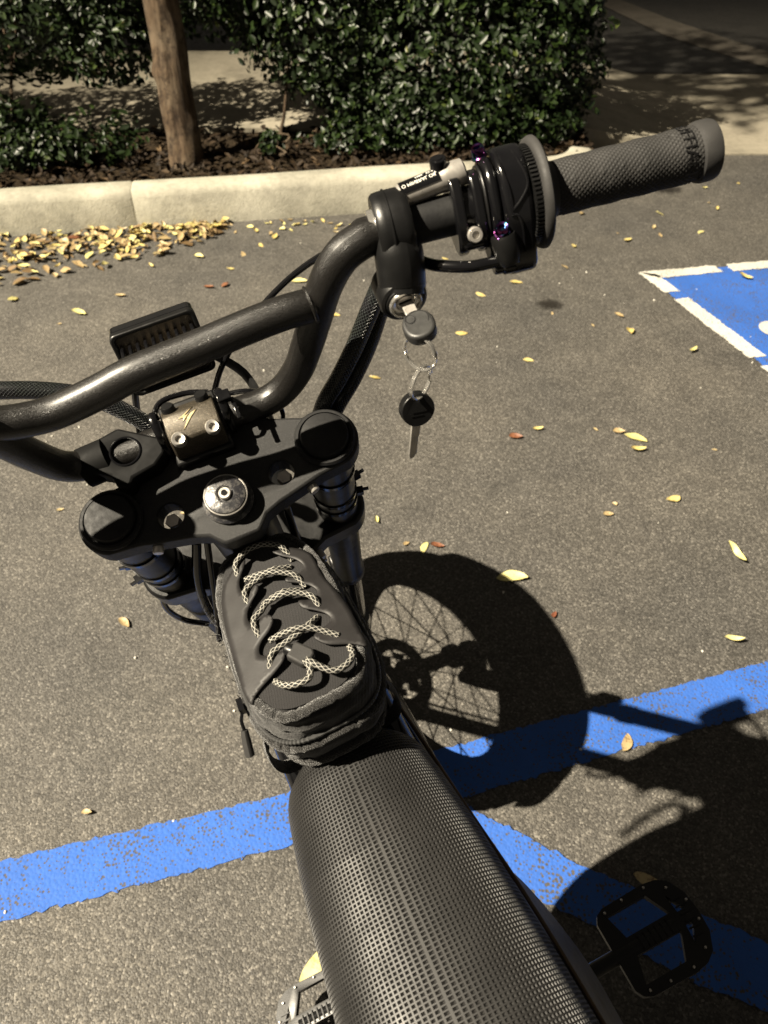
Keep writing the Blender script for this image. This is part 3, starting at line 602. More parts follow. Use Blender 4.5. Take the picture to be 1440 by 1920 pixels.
m = MB(); m.lathe([(.0185, -.006), (.0185, -.001), (.0160, .0005), (.0152, .0060), (.0149, .0085), (.0142, .0098), (.0125, .0104), (.0068, .0112), (.0058, .0105), (.0056, .0088), (0, .0088)], 44, sub(FF, (0, -.017, 0))); tn = put(m, 'steering_top_nut', 'worn', bike)
m = MB(); m.lathe([(.0, .0122), (.0022, .0122), (.0024, .0130), (.0040, .0130), (.0045, .0122), (.0045, .009)], 24, sub(FF, (0, -.017, 0))); tb = put(m, 'bolt', 'steel', tn)
m = MB(); m.lathe([(0, .0125), (.0023, .0125)], 6, sub(FF, (0, -.017, 0))); put(m, 'hex_socket', 'shade_black', tn)
m = MB(); m.torus(.0150, .0007, sub(FF, (0, -.017, .0082)), 48, 6); put(m, 'rim_ring', 'steel', tn)
# head tube
m = MB(); m.tube([(0, -.018, -.02), (0, -.018, -.17)], .027, 28, fr=FF); put(m, 'head_tube', 'satin', bike)
# --- handlebar
R_ = [(0, .045, .0), (.030, .045, .0), (.052, .045, .0), (.0685, .0458, .008), (.0819, .046, .0279), (.0903, .0447, .0540), (.0988, .0447, .0815), (.1092, .0457, .1132), (.1212, .0485, .1295), (.1333, .0505, .1345), (.1435, .0517, .1350), (.1581, .052, .1335)]
e = tow(BR, V3(.192, 0, 0)); R_w = [tuple(Ff(*p)) for p in R_]+[tuple(e)]
L_ = [(0, .045, .0), (-.030, .045, .0), (-.062, .045, .0), (-.082, .0455, .003), (-.098, .046, .014), (-.1065, .0455, .042), (-.113, .0448, .075), (-.121, .0455, .107), (-.131, .0485, .126), (-.150, .051, .133), (-.17, .052, .1335), (-.355, .02, .149)]
path = np.vstack([cr([tuple(Ff(*p)) for p in L_], 7)[::-1], cr(R_w, 7)[1:]])
m = MB(); m.tube(path, .0111, 24); hb = put(m, 'handlebar', 'bar', bike)
X_ = [(0.1065, 0.0465, 0.1009), (0.0988, 0.0458, 0.0977), (0.0899, 0.0455, 0.099), (0.0793, 0.0455, 0.1), (0.0579, 0.0455, 0.0995), (0.0221, 0.0455, 0.0964), (-0.0201, 0.0455, 0.0937), (-0.0446, 0.0455, 0.0877), (-0.0757, 0.0455, 0.0831), (-0.0972, 0.046, 0.0874), (-0.1126, 0.0475, 0.0929)]
m = MB(); m.tube(cr([tuple(Ff(*p)) for p in X_], 7), .0109, 24); put(m, 'crossbar', 'bar', hb)
m = MB(); m.torus(.0112, .0012, sub(FF, (.0975, .0438, .1008), (1, 0, .1), (0, 1, 0)), 28, 6); put(m, 'weld_bead', 'bar', hb)
# right grip with knurled diamonds
def grip(fr, s0, s1, r0, parent, right=True):
    nu, nw = 300, 192; S = np.linspace(s0, s1, nu); A = np.linspace(0, 2*pi, nw, endpoint=False); SS, AA = np.meshgrid(S, A, indexing='ij')
    u_ = SS/.0034; v_ = AA*32/(2*pi); tri = lambda x: np.abs((x % 1)-.5)*2
    h = np.minimum(tri(u_+v_), tri(u_-v_)); rad = r0+.0006*np.clip(h*1.6, 0, 1)
    rg = np.random.default_rng(4)
    for _ in range(34):
        cs, ca = rg.uniform(s0, s1), rg.uniform(0, 6.28); d2 = ((SS-cs)/.0016)**2+(((AA-ca+pi) % (2*pi)-pi)*r0/.0016)**2; rad = rad+rg.choice([-.0006, .0004])*np.exp(-d2)
    rad = rad+.0002*np.sin(SS*300); rad[0] = rad[-1] = r0-.002
    Vv = np.stack([SS, rad*np.cos(AA), rad*np.sin(AA)], -1).reshape(-1, 3)
    fs = [(i*nw+j, i*nw+(j+1) % nw, (i+1)*nw+(j+1) % nw, (i+1)*nw+j) for i in range(nu-1) for j in range(nw)]
    mb = MB(); mb.add(tow(fr, Vv), fs); return put(mb, 'grip', 'grip', parent, smooth=60)
gr = grip(BR, .090, .187, .0153, hb)
ax = lambda s: sub(BR, (s, 0, 0), (1, 0, 0), (0, 1, 0))            # lathe frame along the bar: x up, z outward
m = MB(); m.lathe([(.0156, -.001), (.0170, .0), (.0175, .002), (.0175, .0080), (.0168, .0102), (.0150, .0112), (0, .0112)], 40, ax(.1855)); put(m, 'grip_end_ring', 'rubber', hb)
m = MB(); m.lathe([(.016, -.006), (.0295, -.0035), (.0312, -.0025), (.0322, -.0005), (.0322, .0010), (.0308, .0022), (.028, .0018), (.018, .006), (.0158, .010)], 56, ax(.0875)); fl = put(m, 'grip_flange', 'rubber', hb)
m = MB()
for k_ in range(72):
    a = 2*pi*k_/72; m.box((0, 0, 0), (.0018, .0012, .005), sub(BR, (.0815, .0278*cos(a), .0278*sin(a)), (1, 0, 0), (0, cos(a), sin(a))))
m.lathe([(.0, -.001), (.0272, -.001), (.0272, .003)], 40, ax(.0815)); put(m, 'flange_teeth', 'satin', hb)
# raised lettering at the outer end, round the grip
tv, tf = text_mesh('RUFFIAN', .0108); mb = MB()
def wrap(v, s0, a0, r): return np.stack([s0+v[:, 1], r*np.cos(a0-v[:, 0]/r*-1), r*np.sin(a0-v[:, 0]/r*-1)], 1)
mb.add(tow(BR, wrap(tv, .1765, 1.05, .0163)), tf); put(mb, 'grip_lettering', 'satin', gr, smooth=None)
# left grip and its controls (outside the frame, they throw part of the shadow)
ld = nrm(Ff(-.355, .02, .149)-Ff(-.17, .052, .1335)); LF = (Ff(-.17, .052, .1335), ld, nrm(np.cross(BR[3], ld)), BR[3])
m = MB(); q = [(r, z) for r, z in [(.011, .068), (.0325, .069), (.033, .072), (.0165, .076), (.016, .18), (.018, .183), (.018, .193), (0, .195)]]
m.lathe(q, 32, (LF[0], LF[2], LF[3], LF[1])); put(m, 'grip', 'grip', hb)
m = MB(); m.prism([(.028, -.01), (.024, .014), (-.012, .02), (-.038, .008), (-.038, -.01), (0, -.02)], .03, .062, (LF[0], LF[2], LF[3], LF[1])); put(m, 'left_control_housing', 'gloss', hb, bevel=.003)
m = MB(); m.tube(cr([(.05, 0, -.025), (.07, 0, -.05), (.12, -.004, -.055), (.17, -.006, -.05)], 5), .0055, 10, fr=LF); put(m, 'brake_lever', 'satin', hb)

# --- right hand controls, measured along the bar (metres)
m = MB(); m.lathe([(.0112, -.0115), (.0205, -.0115), (.0222, -.0095), (.0226, -.006), (.0226, .005), (.0218, .008), (.0205, .0095), (.0112, .0095)], 48, ax(0)); ig = put(m, 'ignition_mount', 'satin', bike)
m = MB(); m.lathe([(.0112, -.0150), (.0138, -.0150), (.0140, -.0112), (.0112, -.0112)], 36, ax(0)); put(m, 'clamp_ring', 'chrome', ig)
m = MB(); m.torus(.02275, .0007, ax(-.003), 56, 6); put(m, 'parting_line', 'satin', ig)
ln = nrm((0.10, -.62, .78)); LC = sub(BR, (-.004, -.0425, .0085), ln, (1, .12, 0))
m = MB(); st = cr([(-.001, .004, .006), (-.0012, -.010, .0075), (-.002, -.022, .006), (-.003, -.031, .003), (-.0042, -.0385, .0035)], 6); m.tube(st, np.interp(np.linspace(0, 1, len(st)), [0, .3, .8, 1], [.0108, .0148, .0150, .0138]), 28, fr=BR); put(m, 'stalk', 'satin', ig)
m = MB(); m.lathe([(.0150, -.022), (.0152, -.004), (.0146, -.0015), (.0128, -.0004), (.0122, -.0012), (.0118, .0008), (.0106, .0012)], 40, LC); put(m, 'lock_housing', 'satin', ig)
m = MB(); m.lathe([(.0108, -.002), (.0106, .0016), (.0098, .0028), (.0086, .0028), (.0080, .0016), (.0079, .0002), (.0062, -.0002), (.0060, -.0012), (0, -.0012)], 40, LC); put(m, 'lock_ring', 'chrome', ig)
m = MB(); m.lathe([(0, .0008), (.0052, .0008), (.0056, .0003), (.0056, -.002)], 28, LC); put(m, 'lock_barrel', 'steel', ig)
m = MB(); m.box((0, .0012, .0009), (.0082, .0015, .0006), LC); put(m, 'keyhole', 'shade_black', ig)
# bar sleeve, brake reservoir, clamp
m = MB(); m.lathe([(.0112, .009), (.0122, .0092), (.0122, .040), (.0112, .0402)], 32, ax(0)); put(m, 'bar_sleeve', 'matte', bike)
ra, rb_ = V3(.006, .0162, .004), V3(.047, .0218, .004); rd = nrm(rb_-ra); rl = np.linalg.norm(rb_-ra); RF = sub(BR, ra, rd, (0, 0, 1))
m = MB(); m.lathe([(0, 0), (.0062, 0), (.0070, .001), (.0070, .026), (.0076, .0285), (.0078, .036), (.0074, .0402), (.0055, rl), (0, rl)], 36, RF); rv = put(m, 'brake_reservoir', 'steel', bike)
m = MB(); m.lathe([(0, .0052), (.0030, .0052), (.0033, .0045), (.0047, .0044), (.0050, .0036), (.0050, -.003)], 24, sub(BR, (.0320, .0275, .006), (-.05, .85, .5), (1, 0, 0))); put(m, 'cap_screw', 'gloss', rv)
m = MB(); lab = [(.0075*cos(a), .0075*sin(a), z) for z in (.0015, .0255) for a in np.linspace(-1.55, -.02, 12)]; m.add(tow(RF, np.array(lab)), [(i, i+1, 13+i, 12+i) for i in range(11)]); put(m, 'label_band', 'gloss', rv)
def wrap_label(txt, size, zc, ang):
    v, f = text_mesh(txt, size); r = .00765; P = np.stack([r*np.cos(ang+v[:, 1]/r*1), r*np.sin(ang+v[:, 1]/r*1), zc+v[:, 0]], 1)
    mb = MB(); mb.add(tow(RF, P), f); put(mb, 'label_lettering', 'print', rv, smooth=None)
sgn = 1 if (tow(RF, V3(0, 1, 0))-RF[0]) @ BR[2] > 0 else -1
wrap_label('O MINERAL OIL', .0031, .0135, -.62*1); wrap_label('MAL. 22.2', .0027, .0175, -1.08)
m = MB(); prof_ = circ(0, 0, .0152, 30, .5*pi, 1.5*pi)
ears = [(.0205, -.004), (.0215, .006), (.018, .0135), (.010, .0165), (-.004, .0168), (-.016, .0150), (-.0225, .010), (-.0245, .003), (-.0225, -.004), (-.012, -.0145), (0, -.0165), (.012, -.0145)]
CA = lambda s: sub(BR, (s, 0, 0), (1, 0, 0), (0, 1, 0))            # prism frame: x up, y = outward cross, z along the bar
m.prism([(x, -y) for x, y in ears] if (CA(0)[2] @ BR[3]) < 0 else ears, .0345, .0415, CA(0)); cl = put(m, 'lever_clamp', 'gloss', bike, bevel=.0018, seg=3)
m = MB(); m.prism([(x, -y) for x, y in ears] if (CA(0)[2] @ BR[3]) < 0 else ears, .0465, .0530, CA(0)); put(m, 'clamp_half', 'gloss', cl, bevel=.0018, seg=3)
m = MB(); m.lathe([(.0115, .036), (.0140, .036), (.0140, .052), (.0115, .052)], 32, ax(0)); put(m, 'clamp_band', 'gloss', cl)
m = MB(); m.box((.044, -.0155, .0075), (.0165, .0135, .013), BR); put(m, 'clamp_lug', 'gloss', cl, bevel=.004, seg=3)
m = MB(); m.lathe([(0, .0008), (.0021, .0008), (.0023, .0028), (.0040, .0028), (.0046, .0018), (.0046, -.003)], 24, sub(BR, (.0440, -.0140, .0150), (.05, -.1, 1), (1, 0, 0))); put(m, 'clamp_bolt', 'steel', cl)
# throttle and switch housing
body = [(.0285, -.010), (.0305, -.002), (.0295, .007), (.0235, .0155), (.012, .0205), (-.004, .0215), (-.016, .0190), (-.028, .0145), (-.0385, .0105), (-.0425, .0050), (-.0425, -.006), (-.030, -.0135), (-.012, -.0195), (.006, -.0205), (.020, -.0175)]
bd = body if (CA(0)[2] @ BR[3]) > 0 else [(x, -y) for x, y in body]
m = MB(); m.prism(bd, .0625, .0805, CA(0)); th = put(m, 'throttle_housing', 'gloss', bike, bevel=.0035, seg=4)
bd2 = [(x*.86+.001, y*.9) for x, y in bd]
m = MB(); m.prism(bd2, .0555, .0620, CA(0)); put(m, 'housing_half', 'gloss', th, bevel=.0025, seg=3)
m = MB(); m.prism([(x*.74+.001, y*.8) for x, y in bd], .0530, .0552, CA(0)); put(m, 'housing_spacer', 'satin', th, bevel=.001)
m = MB()
for q in ([(.0640, .0262, .0128), (.0655, .016, .0188), (.0668, .004, .0217), (.0672, -.006, .0213)], [(.0735, .0262, .0128), (.0770, .015, .0192), (.0778, .006, .0214), (.0730, -.001, .0218), (.0672, -.006, .0213)], [(.0660, -.008, .0210), (.0700, -.010, .0208), (.0720, -.018, .0186), (.0722, -.030, .0140)]):
    m.tube(cr(q, 6), .0009, 8, fr=BR)
put(m, 'housing_ribs', 'gloss', th)
m = MB(); m.lathe([(0, .0), (.0072, 0), (.0078, -.0015), (.0078, -.013), (.006, -.018)], 24, sub(BR, (.0600, -.0175, .0165), (-.15, 1, .25), (1, 0, 0))); put(m, 'adjuster_barrel', 'satin', th)
for bp_, ez in (((.0592, -.0148, .0200), (-.1, .55, .8)), ((.0565, .0300, .004), (-.25, .8, .5))):
    m = MB(); m.lathe([(0, .0006), (.0019, .0006), (.0021, .0026), (.0034, .0030), (.0041, .0018), (.0041, -.002), (.0048, -.0024), (.0048, -.0036), (.0034, -.004), (.0034, -.009)], 20, sub(BR, bp_, ez, (1, 0, 0))); put(m, 'anodised_bolt', 'anod', th)
m = MB(); m.lathe([(0, .004), (.0048, .004), (.0056, .003), (.0056, -.001), (.0066, -.002), (.0066, -.008)], 20, sub(BR, (.0575, -.0345, .006), (-1, .04, 0), (0, 1, 0))); put(m, 'hose_ferrule', 'gloss', th)
m = MB(); m.tube(cr([(.060, .010, -.015), (.068, .004, -.040), (.10, -.004, -.048), (.148, -.0065, -.046), (.158, -.007, -.045)], 6), [.006]*24+[.007], 10, fr=BR); bl_ = put(m, 'brake_lever', 'satin', bike)
# stem with logo plate
SX = -.003
m = MB(); m.box((SX, .044, -.002), (.044, .050, .012), FF); stm = put(m, 'stem', 'satin', bike, bevel=.002)
YZ = sub(FF, (SX, 0, 0), (1, 0, 0), (0, 1, 0))                     # x forward, y up, z right
m = MB(); m.prism([(.0625, -.004), (.0625, .008), (.0545, .0195), (.049, .0235), (.034, .0235), (.0285, .0215), (.0225, .010), (.0225, -.004)], -.0195, .0195, YZ); put(m, 'bar_cap', 'plate', stm, bevel=.0014)
for bx in (-.0155, .0095):
    m = MB(); m.lathe([(0, .0012), (.0022, .0012), (.0026, .0034), (.0044, .0040), (.0053, .0026), (.0054, -.002)], 22, sub(FF, (bx, .0293, .0215), (0, -.22, 1), (1, 0, 0))); put(m, 'cap_bolt', 'steel', stm)
    m = MB(); m.lathe([(0, .0034), (.0042, .0034), (.0050, .002), (.0052, -.002)], 18, sub(FF, (bx, .0555, .0205), (0, .5, 1), (1, 0, 0))); put(m, 'cap_bolt', 'satin', stm)
lg = [(.0015, .0521), (-.0116, .0435), (-.0058, .0436), (-.0079, .0402), (-.0030, .0448), (-.0010, .0438), (.0034, .0460), (-.0022, .0416), (-.0099, .0335), (-.0050, .0425), (-.0062, .0440), (-.0075, .0448)]
lg1 = [(.0012, .0492), (-.0110, .0436), (-.0068, .0434), (-.0083, .0405), (-.0030, .0448), (-.0060, .0447)]; lg2 = [(.0034, .0462), (-.0012, .0425), (-.0099, .0338), (-.0045, .0424), (-.0066, .0414), (-.0010, .0452)]
m = MB(); m.prism(lg1, .0233, .0241, FF); m.prism(lg2, .0233, .0241, FF); put(m, 'bolt_logo', 'gold', stm, bevel=.0003)
for sx, hd in ((SX-.0245, 0), (SX+.0245, 1)):
    m = MB(); m.lathe([(.0125, -.0028), (.0142, -.0026), (.0142, .0026), (.0125, .0028)], 28, sub(FF, (sx, .045, 0), (1, 0, 0), (0, 1, 0)))
    m.tube(cr([(sx, .060, .004), (sx, .058, .018), (sx+.001*hd, .050, .028), (sx, .036, .022), (sx, .030, .004)], 5), .0029, 6, fr=FF, flat=.4, hint=FF[1])
    if hd: m.box((sx+.003, .046, .027), (.010, .008, .006), FF); m.box((sx+.008, .036, .024), (.003, .018, .0025), FF)
    put(m, 'strap', 'gloss', stm, bevel=.0006)
# display bracket clamped to the left of the stem
poly = [(-.0842, .0557), (-.0551, .0609), (-.0263, .0402), (-.029, .029), (-.0384, .0219), (-.0555, .0191), (-.059, .0136), (-.0643, .0139), (-.0684, .0185), (-.0695, .0265), (-.0852, .0367)]
m = MB(); m.prism(poly, -.006, .0125, FF); db = put(m, 'display_bracket', 'shade_black', bike, bevel=.0022); c = MB(); c.prism(circ(-.0548, .0406, .0105, 30), .003, .03, FF); cut(db, c)  # the bracket's cast shadow is put into its near-black colour
m = MB(); m.torus(.0108, .0008, sub(FF, (-.0548, .0406, .0126)), 36, 6); put(m, 'recess_ring', 'gloss', db)
m = MB(); m.lathe([(.0118, -.010), (.0150, -.010), (.0150, .010), (.0118, .010)], 28, sub(FF, (-.078, .0455, .002), (1, 0, .1), (0, 1, 0))); put(m, 'bar_band', 'shade_black', db)
# --- headlight
HF = sub(FF, (-.0070, .1254, -.0176), (0, .60, .85), (1, 0, 0))
rr_ = lambda a, b, r: circ(a-r, b-r, r, 6, 0, pi/2)+circ(-a+r, b-r, r, 6, pi/2, pi)+circ(-a+r, -b+r, r, 6, pi, 1.5*pi)+circ(a-r, -b+r, r, 6, 1.5*pi, 2*pi)
HXZ = sub(HF, (0, 0, 0), (0, 1, 0), (1, 0, 0))                      # x right, y = -up, z forward
m = MB(); m.prism(rr_(.0342, .0267, .0050), .006, .022, HXZ); hl = put(m, 'headlight', 'gloss', bike, bevel=.0025, seg=3)
m = MB(); fr_o, fr_i = rr_(.0345, .0270, .0055), rr_(.0308, .0235, .0040); n_ = len(fr_o)
vs = [(x, y, z) for z in (-.001, .007) for P in (fr_o, fr_i) for x, y in P]
fs = [];
for i in range(n_):
    j = (i+1) % n_; fs += [(i, j, n_+j, n_+i), (2*n_+j, 2*n_+i, 3*n_+i, 3*n_+j), (j, i, 2*n_+i, 2*n_+j), (n_+i, n_+j, 3*n_+j, 3*n_+i)]
m.add(tow(HXZ, np.array(vs)), fs); put(m, 'rim', 'satin', hl, bevel=.0012)
m = MB(); m.prism(rr_(.0309, .0236, .0040), .0048, .0058, HXZ); put(m, 'back_plate', 'hlback', hl)
fin = [(.0045, .0150), (-.006, .0160), (-.013, .0140), (-.0195, .007), (-.0225, -.003), (-.0225, -.0090), (-.010, -.0130), (.0045, -.0225)]
HYZ = sub(HF, (0, 0, 0), (1, 0, 0), (0, 1, 0)); fd = None
for k_ in range(10):
    x = -.0282+k_*.00626; m = MB(); m.prism(fin, x-.0015, x+.0015, HYZ); put(m, 'fin', 'gloss', hl, bevel=.0008)
m = MB(); m.prism(rr_(.030, .0185, .004), .0222, .0242, HXZ); put(m, 'lens', 'lens', hl)
for sx in (-1, 1):
    m = MB(); m.tube(cr([(-.0070+sx*.030, .125, -.030), (sx*.046, .10, -.045), (sx*.05, .055, -.03), (sx*.05, .03, -.016)], 5), .0045, 8, fr=FF, flat=.6); put(m, 'bracket_arm', 'satin', hl)
# --- hoses and wires
def cable(name, pts, r, mat='satin', uvs=None, n=10):
    m = MB(); m.tube(cr(pts, 8), r, n, uvs=uvs); return put(m, name, mat, bike)
cable('brake_hose', [(-.0286, .4773, 1.1302), (-.0427, .4943, 1.1189), (-.0688, .5111, 1.0933), (-.0936, .5139, 1.0678), (-.1119, .5083, 1.048), (-.1307, .5061, 1.0176), (-.1394, .4991, .9964)], .0024, 'gloss')
cable('brake_hose', [(.0681, .425, 1.1486), (.0514, .4227, 1.1464), (.0325, .4279, 1.1444), (.0167, .442, 1.1402), (.0, .4647, 1.1176)], .0036, 'gloss')
for q, r in (([(.0087, .4678, 1.1348), (-.0014, .4668, 1.1126), (-.011, .4604, 1.0921), (-.0208, .4578, 1.0682), (-.0334, .4584, 1.0405), (-.046, .4606, 1.0145), (-.0557, .4667, .9782)], .0068), ([(.0018, .4734, 1.1051), (-.0095, .4668, 1.0682), (-.0222, .4645, 1.0376), (-.037, .4638, 1.0086), (-.049, .4657, .9751)], .0062), ([(-.3182, .4506, 1.0328), (-.2829, .4522, 1.0344), (-.2498, .4561, 1.0312), (-.22, .4568, 1.0248), (-.1954, .4563, 1.0102), (-.1755, .458, .9907)], .0068)):
    cable('braided_sleeve', q, r, 'braid', (360, 16), 16)
for q, r in (([(-.118, .4588, 1.0268), (-.1, .4602, 1.0282), (-.0855, .4649, 1.0188), (-.0787, .4643, 1.0041), (-.0829, .4658, .9843)], .0019), ([(-.1759, .4448, .9987), (-.1711, .4566, 1.0176), (-.1527, .467, 1.0209), (-.1344, .4678, 1.0217)], .0022), ([(-.1559, .4212, .9044), (-.1641, .4234, .85), (-.164, .4296, .7996), (-.1564, .4351, .7627)], .0042), ([(-.147, .4212, .9044), (-.1518, .4234, .85), (-.157, .4278, .7979), (-.1584, .4218, .7636)], .003), ([(-.21, .4455, .8155), (-.2157, .456, .7695), (-.2089, .472, .7289), (-.1886, .4808, .7095)], .003),
            ([(-.105, .40, .96), (-.10, .392, .92), (-.112, .40, .87), (-.13, .41, .80)], .0026), ([(-.075, .41, .955), (-.068, .40, .91), (-.08, .40, .86), (-.10, .41, .80)], .003)):
    cable('wire', q, r, 'gloss')

# --- main frame
m = MB()
for s in (-1, 1):
    m.tube(cr([(s*.026, -.05, .935), (s*.036, -.08, .87), (s*.040, -.14, .815), (s*.044, -.24, .795), (s*.050, -.36, .79), (s*.06, -.5, .80), (s*.045, -.68, .84)], 6), .0125, 14, fr=BF)
    m.tube(cr([(s*.025, -.02, .84), (s*.05, -.03, .70), (s*.066, -.07, .5), (s*.066, -.15, .34), (s*.06, -.30, .30), (s*.06, -.42, .36), (s*.062, -.44, .55), (s*.064, -.40, .79)], 6), .015, 12, fr=BF)
m.tube([(-.064, -.33, .79), (.064, -.33, .79)], .011, 10, fr=BF); m.tube([(-.03, -.07, .885), (.03, -.07, .885)], .012, 10, fr=BF)
fm = put(m, 'frame', 'gloss', bike)
YZB = sub(BF, (0, 0, 0), (1, 0, 0), (0, 1, 0))
m = MB(); m.prism([(-.030, .80), (-.032, .66), (-.066, .48), (-.150, .335), (-.40, .37), (-.425, .5), (-.40, .79)], -.052, .052, YZB); put(m, 'battery_box', 'satin', bike, bevel=.012, seg=3)
m = MB(); m.prism([(-.075, .52), (-.10, .42), (-.16, .325), (-.30, .285), (-.41, .34), (-.43, .5)], -.058, .058, YZB); put(m, 'shadow_fill_plate', 'satin', bike, bevel=.008)  # added unseen plate closing a gap in the frame's cast shadow
m = MB(); m.box((0, -.062, .872), (.055, .16, .018), BF); put(m, 'top_shelf', 'satin', fm, bevel=.003)
m = MB(); m.tube(cr([(.0500, -.105, .838), (.0555, -.150, .838), (.0620, -.210, .836), (.0695, -.270, .832), (.0745, -.330, .828), (.079, -.42, .82)], 5), .0016, 8, fr=BF); put(m, 'trim_edge', 'bronze', fm)
for s in (-1, 1):                                          # flared side panels under the seat
    top = cr([(s*.062, -.240, .800), (s*.069, -.265, .795), (s*.076, -.315, .79), (s*.080, -.38, .785), (s*.08, -.46, .79)], 6)
    low = cr([(s*.064, -.240, .775), (s*.083, -.262, .73), (s*.101, -.30, .68), (s*.104, -.36, .66), (s*.09, -.46, .66)], 6)
    nn = len(top); P = np.vstack([top, (top+low)/2+np.array([s*.006, 0, 0]), low, low-np.array([s*.004, 0, 0]), (top+low)/2+np.array([s*.002, 0, 0]), top-np.array([s*.004, 0, 0])]); fs = [(r_*nn+i, r_*nn+i+1, ((r_+1) % 6)*nn+i+1, ((r_+1) % 6)*nn+i) for r_ in range(6) for i in range(nn-1)]
    if s > 0: fs = [f_[::-1] for f_ in fs]
    m = MB(); m.add(tow(BF, P), fs); put(m, 'side_panel', 'satin', bike, smooth=60)
m = MB(); m.lathe([(.0, -.075), (.075, -.075), (.085, -.065), (.085, .065), (.075, .075), (0, .075)], 36, sub(BF, (0, -.30, .31), (1, 0, 0), (0, 1, 0))); put(m, 'motor', 'satin', bike)
m = MB()
for s in (-1, 1): m.tube(cr([(s*.055, -.42, .38), (s*.075, -.55, .38), (s*.08, -.72, .34), (s*.075, -.90, .30)], 5), .016, 10, fr=BF)
m.tube([(-.07, -.55, .38), (.07, -.55, .38)], .014, 10, fr=BF); m.tube([(-.09, -.88, .30), (.09, -.88, .30)], .009, 10, fr=BF); put(m, 'swingarm', 'satin', bike)
m = MB(); m.tube([(0, -.46, .66), (0, -.56, .42)], .03, 16, fr=BF); put(m, 'rear_shock', 'satin', bike)
m = MB(); m.tube(cr([(-.07, -.40, .31), (-.12, -.39, .22), (-.20, -.37, .10), (-.262, -.36, .0555)], 5), .009, 10, fr=BF); put(m, 'kickstand', 'satin', bike)
# cranks and pedals
m = MB(); m.tube([(-.085, -.206, .25), (.085, -.206, .25)], .016, 14, fr=BF); put(m, 'crank_axle', 'satin', bike)
for s, (py, pz) in ((1, (-.282, .38)), (-1, (-.130, .12))):
    m = MB(); m.tube(cr([(s*.095, -.206, .25), (s*.105, -.206+(py+.206)*.5, .25+(pz-.25)*.5), (s*.118, py, pz)], 4), [.015]*3+[.012]*5+[.012], 12, fr=BF, flat=.7); put(m, 'crank_arm', 'satin', bike)
    out = [(.166, .036), (.166, -.036), (.171, -.044), (.180, -.0480), (.236, -.0495), (.252, -.047), (.264, -.040), (.274, -.022), (.276, 0), (.274, .022), (.264, .040), (.252, .047), (.236, .0495), (.180, .048), (.171, .044)]
    wa = [(.180, -.036), (.232, -.036), (.246, -.009), (.188, -.009)]; wb = [(.188, .011), (.246, .011), (.232, .038), (.180, .038)]; wc = [(.252, -.026), (.264, -.006), (.254, -.006)]; wd_ = [(.252, .028), (.264, .008), (.254, .008)]
    PF = (tow(BF, V3(0, py, pz)), BF[1]*s, BF[2], BF[3]*s)
    m = MB(); m.prism(out, -.0065, .0065, PF); pd = put(m, 'pedal', 'satin', bike, bevel=.0015)
    c = MB(); [c.prism(w_, -.03, .03, PF) for w_ in (wa, wb, wc, wd_)]; cut(pd, c)
    for a_ in ((.180, -.042), (.205, -.044), (.235, -.044), (.258, -.034), (.270, -.008), (.270, .014), (.258, .034), (.235, .045), (.205, .045), (.180, .042)):
        m = MB(); m.lathe([(0, .0105), (.0012, .0105), (.0016, .0100), (.0016, .006)], 10, sub(PF, (*a_, 0), (0, 0, s), (1, 0, 0))); put(m, 'pin', 'steel', pd)
    for k_ in range(6):
        m = MB(); m.box((.263-.0012*abs(k_-2.5), -.020+k_*.008, s*.0075), (.013, .0018, .003), PF); put(m, 'tread_rib', 'satin', pd)
        m = MB(); m.box((.200+k_*.0075, .0, s*.0075), (.002, .016, .003), PF); put(m, 'tread_rib', 'satin', pd)
    m = MB(); m.tube([(.115, 0, 0), (.245, 0, 0)], .0085, 12, fr=PF); put(m, 'pedal_spindle', 'satin', pd)

# --- seat: every cell of the embossed cover is a small pit between raised ridges
def seat_surface(t, th):                                    # t: metres back from the nose, th: angle across
    hw = np.interp(t, [0, .03, .06, .11, .18, .25, .35, .5, .65], [.047, .0555, .0600, .0660, .0715, .0760, .083, .095, .09])
    nose = np.sqrt(np.clip(1-(1-np.clip(t/.045, 0, 1))**2, 0, 1)); hw = hw*(.12+.88*nose)
    zt = np.interp(t, [0, .03, .1, .3, .5, .65], [.872, .880, .884, .880, .885, .90])-.030*(1-nose)
    h = .055*(.35+.65*nose)
    c_, s_ = np.cos(th), np.sin(th)
    x = hw*np.sign(s_)*np.abs(s_)**.86; z = zt-h*(1-np.sign(c_)*np.abs(c_)**.80)
    return np.stack([x-.0015, -.120-t, z], -1)
nt, nth = 232, 84; ts = .640*(np.arange(nt+1)/nt); ths = np.linspace(-1.95, 1.95, nth+1)
def surf_grid(tt, hh): return seat_surface(tt[:, None]+0*hh[None, :], hh[None, :]+0*tt[:, None])
G0 = surf_grid(ts, ths); dt = ts[1]-ts[0]; dh = ths[1]-ths[0]; q = .15
def inner(a, b): return surf_grid(ts[:-1]+dt*a, ths[:-1]+dh*b)
I00, I10, I11, I01, IC = inner(q, q), inner(1-q, q), inner(1-q, 1-q), inner(q, 1-q), inner(.5, .5)
nx_ = np.cross(I10-I00, I01-I00); nx_ /= np.linalg.norm(nx_, axis=-1)[..., None]+1e-12
if nx_[nt//2, nth//2, 2] < 0: nx_ = -nx_
IC = IC-nx_*.0017
nV = (nt+1)*(nth+1); nC = nt*nth; idx = lambda i, j: i*(nth+1)+j
ii, jj = np.meshgrid(np.arange(nt), np.arange(nth), indexing='ij'); ii, jj = ii.ravel(), jj.ravel(); cc_ = np.arange(nC)
g00, g10, g11, g01 = idx(ii, jj), idx(ii+1, jj), idx(ii+1, jj+1), idx(ii, jj+1); a00, a10, a11, a01, ac = [nV+k_*nC+cc_ for k_ in range(5)]
